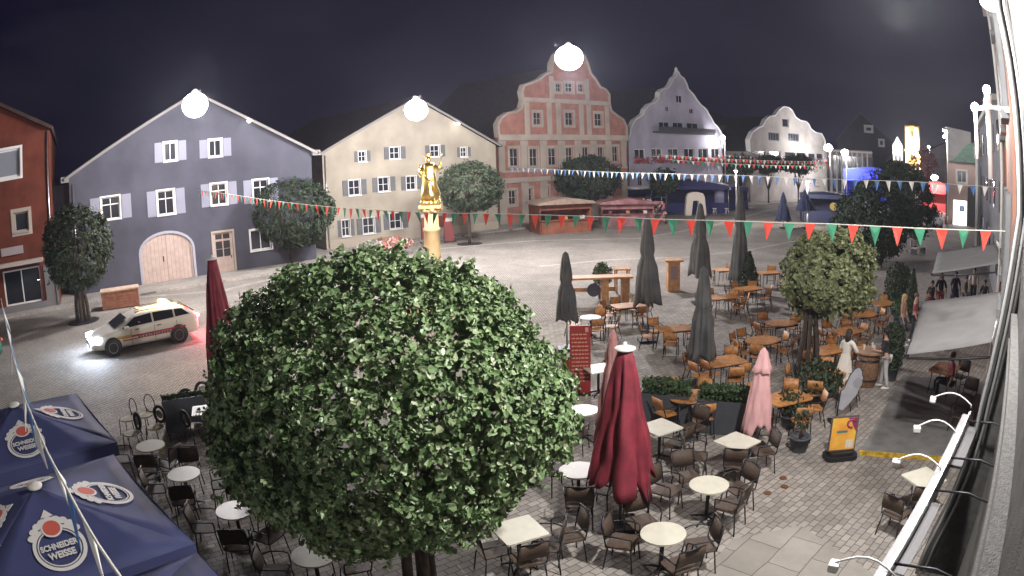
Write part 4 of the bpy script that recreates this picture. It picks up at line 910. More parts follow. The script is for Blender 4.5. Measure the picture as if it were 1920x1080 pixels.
# hoop-backed chairs in the corner
for i, (px, py, a, L) in enumerate(((247, 812, 2.5, 'hoop back chair with round seat nearest the navy parasol'), (292, 800, 2.9, 'hoop back chair with round seat right above the pale table'), (240, 785, 2.6, 'left of the two rear hoops standing on the paving'), (272, 778, 2.8, 'right of the two rear hoops standing on the paving'))):
    p = at(px, py, .45); p.z = 0; put(CH_H if i < 2 else CH_H2, p, a, L, 'chair', 'hoop back chairs')
# serving place with round stools and a parasol planter
t = setting(T_S, CH_H, 385, 768, 'tray table', 'small square table with white tray by the grey planter', 'table', G1, 'hoop back chairs', 'hoop back chair', [(358, 765), (383, 752), (372, 795), (396, 792)], .4)
m = MB(); m.box((0, 0, .015), (.50, .30, .02), rz=.35); m.box((.25, .08, .05), (.16, .1, .06), rz=.6); m.box((.30, -.05, .045), (.12, .08, .05), rz=-.3)
o = m.build('serving_tray', WHITE, None, loc=(t.x, t.y, .735)); tag(o, 'white serving tray with folded cloths on the small table', 'tray')
# wooden tables
G3, G4 = 'orange wooden tables', 'wooden garden chairs'
WD = [(1358, 676, T_W, 'oval orange table front centre', 'orange table right under the short grey parasol', .1, [(1335, 700), (1385, 705), 150, 60]),
 (1430, 637, T_O, 'orange table left of the pale tree', 'round ended orange table two rows before the pale tree', .2, [150, 110, 20, 330, 240]),
 (1465, 605, T_O, 'orange table under the pale tree', 'orange table at the left edge of the pale tree', .1, [160, 110, 30, 300]),
 (1265, 615, T_W, 'orange table between two parasols', 'orange table between the second and fourth grey parasols', .05, [165, 120, 30, 330, 250]),
 (1177, 572, T_W, 'orange table near the wooden bar', 'orange table just below the wooden bar hut', .1, [160, 110, 20, 300]),
 (1355, 556, T_W, 'orange table behind short parasol', 'orange table right behind the short grey parasol', .1, [160, 100, 350, 300, 40]),
 (1405, 540, T_W, 'orange table below third parasol', 'orange table below the third tall grey parasol', .2, [170, 110, 350, 300, 230]),
 (1442, 510, T_W, 'orange table beside the bush', 'orange table right of the dark conical bush', .0, [175, 300, 350]),
 (1360, 505, T_W, 'orange table left of third parasol', 'far orange table left of the third tall parasol', .0, [170, 290, 350]),
 (1552, 655, T_W, 'orange table above the white dress', 'orange table just behind the woman in white', .1, [160, 100, 20, 300]),
 (1588, 620, T_W, 'orange table right of pale tree trunk', 'orange table right below the pale tree crown', .2, [170, 110, 20, 300]),
 (1620, 588, T_O, 'orange table at right of pale tree', 'orange table at the right edge of the pale tree', .1, [160, 80, 10, 300]),
 (1658, 568, T_W, 'farthest right orange table', 'last orange table towards the round dark bush', .1, [170, 60, 300]),
 (1475, 745, T_W, 'orange table behind pink parasol', 'orange table directly right of the pink parasol', .1, [160, 120, 350]),
 (1545, 700, T_W, 'orange table at the tree trunk', 'orange table between tree trunk and woman in white', .2, [150, 230, 300]),
 (1300, 742, T_O, 'low orange table between planters', 'orange table seen between two hedge planters', .0, [110, 200]),
 (1300, 650, T_W, 'dim table left of short parasol', 'dim wooden table just left of the short grey parasol', .2, [160, 250, 340])]
for px, py, pr, what, tl, rz, ch in WD[:16]:
    ch = list(ch)+[a for a in (200, 60, 275, 345) if all(isinstance(c, tuple) or abs((c-a+180) % 360-180) > 38 for c in ch)][:6-len(ch)]
    setting(pr, CH_B, px, py, what, tl, 'table', G3, G4, 'wooden chair', ch, rz+.15, jitter=.25, dist=.72)
# high table and bar hut at the back
WOODL = mat('light_wood', (.50, .26, .12), .55, noise=.25, scale=5)
t = empty('high_table', at(1166, 548)); tag(t, 'high wooden bar table beside the first grey parasol', 'table'); m = MB(); m.b2(-.35, .35, -.35, .35, 1.05, 1.1); m.build('tabletop', WOODO, t)
for sx in (-1, 1):
    for sy in (-1, 1): m = MB(); m.b2(sx*.28-.03, sx*.28+.03, sy*.28-.03, sy*.28+.03, 0, 1.05); m.build('leg', WOODO, t)
t = empty('wooden_bar_counter', at(1118, 572), .0); tag(t, 'long wooden bar counter with two thick posts and round dark badge', 'counter')
m = MB(); m.b2(-1.5, 1.5, -.35, .4, 1.12, 1.2); m.build('countertop', WOODL, t)
for x in (-1.2, 0.35, 1.2): m = MB(); m.b2(x-.14, x+.14, -.2, .25, 0, 1.12); m.build('post', WOODL, t)
m = MB(); m.b2(-1.0, .8, .1, .16, .55, .72); m.build('crossboard', WOODL, t)
m = MB(); m.disc((0, 0, 0), .28, .28, 0, .03, 24); o = m.build('round_badge', mat('slate', (.06, .06, .09), .5), t); o.matrix_local = Matrix.Translation((-.1, .09, .62)) @ Matrix.Rotation(pi/2, 4, 'X')
t = empty('wooden_stand', at(1262, 545)); tag(t, 'tall narrow wooden serving stand between two grey parasols', 'stand'); m = MB(); m.b2(-.28, .28, -.2, .2, 0, 1.35); m.build('body', WOODL, t)
m = MB(); m.b2(-.42, .42, -.3, .3, 1.35, 1.43); m.build('top', WOODL, t); m = MB(); m.b2(-.16, .16, -.215, -.202, .55, 1.15); m.build('menu_panel', mat('faded_menu', (.30, .20, .22), .7), t)
# wooden barrel table
BARREL = mat('barrel_wood', (.20, .11, .06), .65, noise=.4, scale=14)
t = empty('barrel_table', at(1622, 722)); tag(t, 'wooden barrel standing table between woman in white and seated person', 'table')
m = MB(); m.lathe([(.30, 0), (.36, .3), (.375, .5), (.36, .72), (.31, .98)], 24); m.build('barrel', BARREL, t); m = MB(); m.disc((0, 0, 0), .46, .46, .98, 1.03, 28); m.build('tabletop', mat('barrel_top', (.30, .19, .12), .5, noise=.2), t)
m = MB(); m.lathe([(.352, .2), (.366, .2), (.372, .25), (.355, .25)], 24); m.lathe([(.365, .74), (.352, .80), (.345, .80)], 24); m.each('hoop', DARKM, t)
bt = at(1622, 722)
for i, (dx, dy) in enumerate(((-.15, .05), (.12, -.1), (.2, .15))):
    m = MB(); m.lathe([(.03, 0), (.035, .12), (.03, .15)], 10); o = m.build('drinking_glass', OFFW, None, loc=(bt.x+dx, bt.y+dy, 1.031)); tag(o, ['glass on the barrel nearest the woman in white', 'glass nearest the camera on the barrel', 'glass on the barrel nearest the seated person'][i], 'glass', 'glasses on the barrel')

# ================================================================ parasols
def closed_parasol(loc, ztop, zhem, rmax, label, fm, pole=STEEL, cap=None, name='closed_parasol', folds=8, seed=1, strap=.42, poler=.025, group='closed parasols', base=True, flare=1.0, rtop=.07, hemvar=.12, lean=0, cape=False):
    rr = random.Random(seed); t = empty(name, (loc[0], loc[1], 0)); tag(t, label, 'parasol', group)
    m = MB(); m.tube([(0, 0, 0), (0, 0, ztop-.02)], poler, 10); m.build('pole', pole, t)
    n = folds*8; H = ztop-zhem; prof = []; K = 16; ph = rr.uniform(0, 6)
    for i in range(K+1):
        u = i/K; r = rtop+(rmax-rtop)*(u**.85)
        if strap and abs(u-strap) < .09: r *= 1-.28*(1-abs(u-strap)/.09)
        prof.append((r, ztop-.03-H*u))
    vs = []
    am = [rr.uniform(.75, 1.25) for _ in range(folds)]; hv = [rr.uniform(-1, 1) for _ in range(folds)]
    for i, (r, z) in enumerate(prof):
        u = i/K
        for k in range(n):
            a = 2*pi*k/n; fo = (k*folds/n+.42*sin(2*a+ph)+.22*sin(5*a+ph*2+u*2.2)) % folds; j = int(fo) % folds; fr = fo-int(fo); b = (1-cos(2*pi*fr))/2; q = r*(1-.34*u**.5*(1-b)*am[j]-.06*sin(a*3+ph+u*3)-.03*sin(a*13+u*9+ph)*u-.03*sin(a*7-u*14)); zz = z-(hemvar*(b-.5+.5*hv[j]*b)*H*.5 if i == K else (hemvar*(b-.5+.5*hv[j]*b)*H*.5)*(max(0, u-.6)/.4)**2)
            tw = .22*u; vs.append((q*cos(a+tw*.6)*flare, q*sin(a+tw*.6), zz))
    m = MB(); m.smooth = True; m.add(vs, [(i*n+k, i*n+(k+1) % n, (i+1)*n+(k+1) % n, (i+1)*n+k) for i in range(K) for k in range(n)]); c = m.build('canopy', fm, t)
    so = c.modifiers.new('cloth', 'SOLIDIFY'); so.thickness = .008
    if cape: m = MB(); m.lathe([(rtop*1.1, ztop-.02), (rtop+.05, ztop-.14), (rtop+.10, ztop-.34), (rtop+.15, ztop-.44)], 40, fn=lambda a, i, z: 1+.16*sin(4*a+1)*i/3+.08*sin(9*a)*i/3); o = m.build('top_cape', fm, t); so = o.modifiers.new('cloth', 'SOLIDIFY'); so.thickness = .008
    if strap:
        zz = ztop-.03-H*strap; r = rtop+(rmax-rtop)*strap**.85; m = MB(); m.lathe([(r*.74, zz-.025), (r*.77, zz), (r*.74, zz+.025)], 24); m.build('strap', fm, t)
    m = MB()
    if cap: m.lathe([(cap*.9, -.03+ztop), (cap, ztop-.015), (cap*.98, ztop+.005), (cap*.35, ztop+.028), (.03, ztop+.045), (.028, ztop+.09), (.005, ztop+.10)], 24); m.build('cap', WHITE, t)
    else: m.lathe([(rtop, ztop-.03), (rtop*.7, ztop+.01), (.02, ztop+.05)], 12); m.build('cap', fm, t)
    if base: m = MB(); m.slab(rrect(.6, .6, .05), .01, .09); m.build('base', DARKM, t)
    return t
REDC = mat('wine_red_canvas', (.20, .020, .036), .75, noise=.35, scale=3, bump=.15, bscale=60); GREYC = mat('grey_green_canvas', (.085, .088, .088), .85, noise=.3, scale=2); PINKC2 = mat('faded_pink_canvas', (.70, .40, .40), .8, noise=.12, scale=3)
ROSEC = mat('dusty_rose_canvas', (.42, .20, .19), .8, noise=.2, scale=3); BLUEC = mat('dark_blue_canvas', (.035, .045, .11), .8)
p = at(1162, 988); zt = zat(1178, 652, p); closed_parasol(p, zt, zat(1165, 900, p), .60, 'big wine red closed parasol with white cap, front right', REDC, cap=.17, folds=8, seed=4, strap=0, poler=.03, rtop=.11, hemvar=.34, flare=1.0)
p = at(1146, 838); closed_parasol(p, zat(1160, 622, p), zat(1140, 790, p), .36, 'dusty rose closed parasol behind the big red one', ROSEC, seed=5, folds=6, strap=.3)
p = at(1416, 846); closed_parasol(p, zat(1432, 656, p), zat(1412, 800, p), .36, 'pale pink closed parasol beside the square table', PINKC2, seed=8, folds=6, strap=0, hemvar=.35, cape=True)
p = at(434, 772); closed_parasol(p, zat(402, 484, p), zat(404, 735, p), .58, 'tall wine red closed parasol with white cap behind the big tree', REDC, cap=.17, seed=9, strap=0, hemvar=.1, rtop=.12)
for px, pb, ptop, phem, rm, L, sd in ((1063, 655, 475, 598, .38, 'grey closed parasol nearest the big tree', 11), (1213, 640, 408, 568, .50, 'grey closed parasol second from the left', 12), (1312, 570, 383, 515, .55, 'grey closed parasol in the middle of the back row', 13), (1386, 548, 352, 522, .50, 'rightmost tall grey closed parasol', 14), (1313, 722, 503, 668, .45, 'shorter grey closed parasol in front of the orange tables', 15)):
    p = at(px, pb); closed_parasol(p, zat(px, ptop, p), zat(px, phem, p), rm, L, GREYC, seed=sd, folds=7, strap=.45, rtop=.10, group='grey closed parasols')
p = at(1469, 428); closed_parasol(p, zat(1469, 360, p), zat(1469, 413, p), .75, 'left one of the two dark blue closed parasols', BLUEC, seed=16, strap=.4, group='dark blue closed parasols')
p = at(1509, 428); closed_parasol(p, zat(1509, 356, p), zat(1509, 394, p), .95, 'right one of the two dark blue closed parasols before the kiosk', BLUEC, seed=17, strap=.4, group='dark blue closed parasols')

# open navy parasols with printed badges
NAVC = mat('navy_parasol_canvas', (.042, .050, .135), .75, noise=.12, scale=2, bump=.1, bscale=80); BW = mat('badge_white', (.62, .60, .58), .7); BR = mat('badge_red', (.50, .10, .07), .7)
def badge(parent, M, s):
    """oval crest: ring, red medallion with crown-like scrolls, two lines of lettering"""
    def ring(cx, cy, rx, ry, w, z0, z1, m, n=36):
        vs = []
        for z in (z0, z1):
            for q in (1, 0):
                for k in range(n): a = 2*pi*k/n; vs.append((cx+(rx-w*q)*cos(a), cy+(ry-w*q)*sin(a), z))
        f = []
        for k in range(n):
            j = (k+1) % n; f += [(k, j, n+j, n+k), (2*n+k, 3*n+k, 3*n+j, 2*n+j), (n+k, n+j, 3*n+j, 3*n+k), (k, 2*n+k, 2*n+j, j)]
        m.add(vs, f)
    m = MB(); ring(0, -.04*s, .40*s, .40*s, .055*s, 0, .006, m); ring(0, -.04*s, .325*s, .325*s, .018*s, 0, .006, m)
    for i in range(9):
        a = pi*(.14+.72*i/8); m.disc((.44*s*cos(a)*(.85), .02*s+.44*s*sin(a), 0), .075*s, .06*s, .0005+i*.0002, .007+i*.0002, 12)
    m.add([(-.10*s, .52*s, .008), (.10*s, .52*s, .008), (0, .66*s, .008), (-.10*s, .52*s, .002), (.10*s, .52*s, .002), (0, .66*s, .002)], [(0, 1, 2), (5, 4, 3), (0, 3, 4, 1), (1, 4, 5, 2), (2, 5, 3, 0)])
    ring(0, .30*s, .165*s, .165*s, .03*s, .009, .013, m); b = m.build('crest', BW, parent); b.matrix_local = M
    m = MB(); m.disc((0, .30*s, 0), .135*s, .135*s, .009, .0145, 24); r = m.build('medallion', BR, b)
    text('SCHNEIDER', .135*s, BW, b, Matrix.Translation((0, -.02*s, .008)), ext=.002, sx=.80); text('WEISSE', .150*s, BW, b, Matrix.Translation((0, -.17*s, .008)), ext=.002, sx=.85)
def open_parasol(cen, rz, half, zedge, zapex, label, sc=1.0, badges=(0, 1, 2, 3)):
    t = empty('open_parasol', (cen[0], cen[1], 0), rz); tag(t, label, 'parasol', 'open navy parasols'); h = half
    cs = [(-h, -h), (h, -h), (h, h), (-h, h)]; m = MB(); n = 6
    ap = Vector((0, 0, zapex))
    for k in range(4):
        a = Vector((*cs[k], zedge)); b = Vector((*cs[(k+1) % 4], zedge)); mid = (a+b)/2
        vs = []
        for i in range(n+1):
            for j in range(n+1):
                e = a.lerp(b, j/n); p = ap.lerp(e, i/n); sag = .05*sin(pi*i/n)*sin(pi*j/n)+.02*(i/n)*sin(pi*j/n); p.z -= sag; vs.append(p)
        m.smooth = True; m.add(vs, [(i*(n+1)+j, i*(n+1)+j+1, (i+1)*(n+1)+j+1, (i+1)*(n+1)+j) for i in range(n) for j in range(n)]); m.smooth = False
        m.add([a, b, b-Vector((0, 0, .22)), a-Vector((0, 0, .22))], [(0, 1, 2, 3)])
    c = m.build('canopy', NAVC, t); so = c.modifiers.new('cloth', 'SOLIDIFY'); so.thickness = .006; so.offset = -1
    for k in range(4):
        m = MB(); e = Vector((*cs[k], zedge)); m.tube([ap-Vector((0, 0, .06)), e-Vector((0, 0, .05))], .014, 6); m.build('rib', STEEL, t)
    m = MB(); m.tube([(0, 0, 0), (0, 0, zapex)], .032, 10); m.build('pole', STEEL, t)
    m = MB(); m.lathe([(.11, zapex-.01), (.12, zapex+.01), (.09, zapex+.035), (.005, zapex+.045)], 20); m.build('cap', OFFW, t)
    m = MB(); m.slab(rrect(.8, .8, .06), .01, .10); m.build('base', DARKM, t)
    sl = atan2(zapex-zedge, h)
    for k in badges:
        a = -pi/2+k*pi/2; d = h*.62; z = zapex-(zapex-zedge)*.62
        M = Matrix.Rotation(a+pi/2, 4, 'Z') @ Matrix.Translation((0, -d, z-.022)) @ Matrix.Rotation(sl, 4, 'X')
        badge(t, M, .92*sc)
    return t
def sq_from(ap, apz, corner, cz):
    A = at(*ap, apz); Cn = at(*corner, cz); v = (Cn-A).to_2d(); return A, v
ZE, ZA = 2.42, 2.92
A, v = sq_from((65, 912), ZA, (213, 852), ZE); half = v.length/sqrt(2); rz = atan2(v.y, v.x)-pi/4
open_parasol(A, rz, half, ZE, ZA, 'open navy parasol with crest badges, middle of the lower left corner')
A2_, v2 = sq_from((26, 760), ZA+.04, (157, 738), ZE+.04); open_parasol(A2_, rz, v2.length/sqrt(2), ZE+.04, ZA+.04, 'open navy parasol farthest up at the left edge')
A3_ = Vector((A.x*2-A2_.x, A.y*2-A2_.y, 0)); q = at(368, 1036, ZE-.04); c3 = q.to_2d()-v.length*Vector((cos(rz+pi/4), sin(rz+pi/4)))
open_parasol((c3.x, c3.y), rz, half, ZE-.04, ZA-.04, 'open navy parasol only peeking in at the bottom left')

# ================================================================ planters, plants
HEDGE = leafmat('hedge_leaves', [(.03, .06, .02), (.05, .09, .03), (.04, .075, .03)], .65); ANTHR = mat('anthracite', (.06, .065, .075), .6, noise=.12)
def planter(loc, rz, w, d, h, label, hh=.35, lm=HEDGE, pm=ANTHR, n=900, name='hedge_planter', group='planters', sz=.09):
    t = empty(name, loc, rz); tag(t, label, 'planter', group); m = MB(); e = .03
    m.b2(-w/2, w/2, -d/2, -d/2+e, .0, h); m.b2(-w/2, w/2, d/2-e, d/2, .0, h); m.b2(-w/2, -w/2+e, -d/2+e, d/2-e, 0, h); m.b2(w/2-e, w/2, -d/2+e, d/2-e, 0, h); m.b2(-w/2+e, w/2-e, -d/2+e, d/2-e, .02, h-.08); m.build('trough', pm, t)
    m = MB()
    for k in range(n): quadleaf(m, Vector((R.uniform(-w/2, w/2), R.uniform(-d/2, d/2), h-.06+hh*R.random()**.7)), Vector((R.gauss(0, 1), R.gauss(0, 1), R.gauss(.6, .6))), sz, R)
    m.build('foliage', lm, t, fix=False); return t
planter(at(1247, 795), -.45, 1.15, .5, .80, 'anthracite planter with low hedge right of the big red parasol')
planter(at(1352, 808), -.45, 1.15, .5, .80, 'anthracite planter with low hedge left of the pink parasol')
planter(at(352, 800), .55, 1.2, .5, .85, 'slate grey planter box behind the hoop back chairs', hh=.08, n=200, pm=mat('slate_box', (.13, .15, .18), .6))
t = empty('dark_box', at(400, 765), .55); tag(t, 'dark box standing at the foot of the red parasol', 'box'); m = MB(); m.b2(-.3, .3, -.25, .25, 0, .7); m.build('body', ANTHR, t, bevel=.02); m = MB(); m.b2(-.32, .32, -.27, .27, .7, .74); m.build('lid', ANTHR, t)
def potplant(px, py, label, w, h, lm, n, shape='round', pot=.22, ph=.35, size=.09, cat='plant', name='potted_plant', group=None):
    t = empty(name, at(px, py)); tag(t, label, cat, group); m = MB(); m.lathe([(pot*.75, 0), (pot, ph*.9), (pot*1.08, ph*.9), (pot*1.08, ph), (pot*.9, ph), (pot*.85, ph-.06), (.01, ph-.06)], 18); m.build('pot', ANTHR, t)
    m = MB(); m.tube([(0, 0, ph-.08), (.02, 0, ph+h*.5)], [.03, .015], 7); m.build('stem', BARK, t); m = MB()
    for k in range(n):
        u = R.random(); a = R.uniform(0, 2*pi)
        if shape == 'cone': z = ph+h*u; r = w/2*(1-u)**.8*R.random()**.35
        elif shape == 'pillar': z = ph+h*u; r = w/2*R.random()**.4*(sin(pi*min(1, u*.8+.15)))**.4
        else: th = math.acos(R.uniform(-1, 1)); q = R.random()**.3; z = ph+h/2+h/2*q*cos(th); r = w/2*q*sin(th)
        quadleaf(m, Vector((r*cos(a), r*sin(a), z)), Vector((cos(a), sin(a), .3))+Vector((R.gauss(0, .5), R.gauss(0, .5), R.gauss(0, .5))), size*R.uniform(.6, 1.3), R)
    m.build('foliage', lm, t, fix=False); return t
potplant(1404, 552, 'dark conical bush in a pot beside the rightmost grey parasol', 1.1, 1.5, LEAF_DARK, 1500, 'cone', .3, .4, .12)
potplant(1130, 560, 'small round green plant standing behind the bar counter', .9, 1.1, HEDGE, 700, 'round', .25, .5, .11)
potplant(1680, 590, 'rounded dark box bush behind the last orange table', 1.3, 1.7, LEAF_DARK, 2200, 'pillar', .35, .4, .12)
potplant(1706, 605, 'slim conifer beside the walking couple', .8, 1.7, LEAF_DARK, 1400, 'cone', .25, .4, .10)
potplant(1688, 615, 'leafy shrub half hidden by the walking couple', .9, .9, HEDGE, 900, 'round', .25, .3, .11)
potplant(1668, 712, 'dark green shrub behind the seated person at the barrel', .8, 1.25, LEAF_DARK, 1600, 'pillar', .25, .4, .10)
potplant(1497, 845, 'bare little plant in a dark round pot by the poster', .35, .7, LEAF_OLIVE, 60, 'round', .24, .35, .10)
potplant(1530, 760, 'spiky grey green shrub behind the teardrop banner', 1.3, .9, LEAF_OLIVE, 900, 'round', .3, .3, .12)
potplant(1478, 800, 'low dry shrub under the table beside pink parasol', .8, .6, LEAF_OLIVE, 350, 'round', .22, .3, .1)
potplant(735, 478, 'bed of pink and white flowers above the big tree', 3.0, .9, leafmat('rose_bed', [(.05, .09, .03), (.45, .35, .33), (.5, .12, .08), (.06, .1, .04)]), 900, 'round', .4, .3, .22)
potplant(700, 482, 'white flowering bush left of the rose bed', 2.2, .8, leafmat('pale_bed', [(.05, .09, .03), (.5, .48, .42), (.06, .1, .04)]), 500, 'round', .4, .3, .2)

# ================================================================ signs
REDB = mat('menu_red', (.30, .03, .03), .5, noise=.15); 
t = empty('menu_board', at(1088, 738), -.08); tag(t, 'tall dark red menu board with rows of pale writing', 'menu board'); m = MB(); m.b2(-.27, .27, -.03, .03, .02, 1.85); m.build('board', REDB, t, bevel=.01)
m = MB()
LET = mat('menu_lettering', (.55, .30, .20), .6)
m = MB()
for i in range(13):
    z = 1.62-i*.105; x = -.22
    while x < .18: w_ = R.uniform(.03, .10); m.b2(x, min(x+w_, .21), -.0325, -.0301, z-.018, z+.018); x += w_+.02
m.b2(.13, .21, -.0325, -.0301, 1.68, 1.80); m.build('lettering', LET, t)
m = MB(); m.b2(-.33, .33, -.2, .2, 0, .03); m.build('base', DARKM, t)
# yellow poster stand
b = at(1574, 858); t = empty('poster_stand', b, -.12); tag(t, 'yellow poster stand with purple corner on black rubber base', 'poster stand')
m = MB(); m.slab(rrect(.80, .46, .16), .0, .10); m.slab(rrect(.60, .34, .12), .10, .17); m.build('base', BLACK, t)
zt = zat(1585, 780, b); m = MB(); m.b2(-.33, .33, -.02, .02, .17, zt); fr = m.build('frame', mat('poster_frame', (.10, .09, .10), .5), t)
YEL = mat('poster_yellow', (.80, .50, .07), .5, noise=.35, scale=2.2, stain=(.80, .26, .05)); m = MB(); m.b2(-.30, .30, -.026, -.021, .20, zt-.03); po = m.build('poster', YEL, t)
PUR = mat('poster_purple', (.30, .04, .12), .5)
m = MB(); m.add([(.05, -.028, zt-.032), (.298, -.028, zt-.032), (.298, -.028, zt-.36), (.20, -.028, zt-.22), (.15, -.028, zt-.10)], [(0, 1, 2, 3, 4)]); m.tube([(.16+.10*cos(a*.5), -.030, zt-.17+.09*sin(a*.5)) for a in range(1, 11)], .022, 6); m.build('swirl', PUR, po)
m = MB(); m.slab([(x, z) for x, z in rrect(.26, .05, .02)], 0, .003); o = m.build('emblem', mat('teal_mark', (.05, .25, .22), .5), po); o.matrix_local = Matrix.Translation((-.04, -.0265, .2+(zt-.2)*.55)) @ Matrix.Rotation(pi/2, 4, 'X')
m = MB()
for i in range(3):
    for j in range(4): m.b2(.08+i*.065, .135+i*.065, -.029, -.0265, .23+j*.05, .27+j*.05)
m.build('timetable', WHITE, po)
# teardrop banner
b = at(1588, 790); t = empty('teardrop_banner', b, -.1); tag(t, 'grey white teardrop banner with dark rim behind the yellow poster', 'banner'); zt = zat(1605, 690, b); H = zt
pts = [(-.30, .35), (-.27, .8), (-.18, H*.62), (-.02, H*.85), (.13, H*.97), (.28, H), (.40, H*.93), (.44, H*.82), (.40, H*.68), (.28, H*.5), (.05, H*.33), (-.15, H*.22)]
pts = [(x*.8-.06, z) for x, z in pts]; m = MB(); m.prism(pts, -.006, .006); m.build('flag', mat('banner_cloth', (.42, .43, .47), .7, noise=.1), t)
m = MB(); m.tube([(-.31, 0, .02), (-.31, 0, .35)]+[(x-.01, 0, z+.01) for x, z in pts[1:8]], [.018]*3+[.014]*6, 6); m.build('pole', BLACK, t)
m = MB(); m.disc((0, 0, 0), .13, .13, 0, .004, 24); m.disc((0, 0, 0), .09, .09, .004, .006, 24); o = m.build('emblem', mat('banner_mark', (.33, .33, .36), .7), t); o.matrix_local = Matrix.Translation((.16, -.008, H*.72)) @ Matrix.Rotation(pi/2, 4, 'X')
m = MB(); m.slab(rrect(.4, .4, .05), 0, .05); o = m.build('base', BLACK, t); o.location = (-.3, 0, 0)
# red info pillars beyond the column
for i, (px, pb, ptop, L) in enumerate(((843, 455, 415, 'tall dark red information pillar right of the column'), (797, 452, 408, 'slim red flag sign left of the column'))):
    b = at(px, pb); t = empty('information_pillar', b, .3); tag(t, L, 'sign'); z = zat(px, ptop, b); w_ = .36 if i == 0 else .22; m = MB(); m.b2(-w_, w_, -.08, .08, .12, z); m.build('panel', mat('pillar_red', (.25, .06, .06), .6), t); m = MB(); m.b2(-w_-.02, w_+.02, -.1, .1, z, z+.25); m.build('top_plate', OFFW, t)
    m = MB(); m.tube([(-w_, 0, 0), (-w_, 0, z+.3)], .04); m.build('post', DARKM, t)
# manholes
for i, (px, py, L) in enumerate(((1468, 897, 'round rusty ground cap farthest from camera of three'), (1471, 913, 'round rusty ground cap in the middle of three'), (1439, 925, 'round rusty ground cap nearest the camera of three'))):
    b = at(px, py); m = MB(); m.disc((0, 0, 0), .085, .085, .004, .014, 20); m.disc((0, 0, 0), .06, .06, .014, .018, 16); o = m.build('ground_cap', mat('rusty_iron', (.13, .06, .03), .7, noise=.3, scale=20), None, loc=b); tag(o, L, 'manhole cover', 'ground caps')
b = at(1684, 876); m = MB(); m.slab(rrect(.24, .18, .03), .004, .018); m.slab(rrect(.18, .12, .02), .018, .022); o = m.build('drain_cover', MATS['rusty_iron'], None, loc=b); tag(o, 'square brown drain cover under the third gooseneck lamp', 'drain cover')
# wooden barrier stack by the left tree
t = empty('wooden_crate_stand', at(228, 575), .55); tag(t, 'brown wooden crate seat stacked beside the white car', 'crate')
m = MB()
for k in range(6): m.b2(-1.1, 1.1, -.55, -.50, .06+k*.15, .18+k*.15)
m.b2(-1.1, 1.1, -.50, .50, .03, .92); m.build('body', mat('reddish_boards', (.26, .11, .07), .8, noise=.3), t); m = MB(); m.b2(-1.15, 1.15, -.58, .55, .93, 1.0); m.build('lid', mat('pale_boards', (.50, .36, .27), .8, noise=.2), t)
for i, (px, py) in enumerate(((203, 560), (263, 553))):
    pass

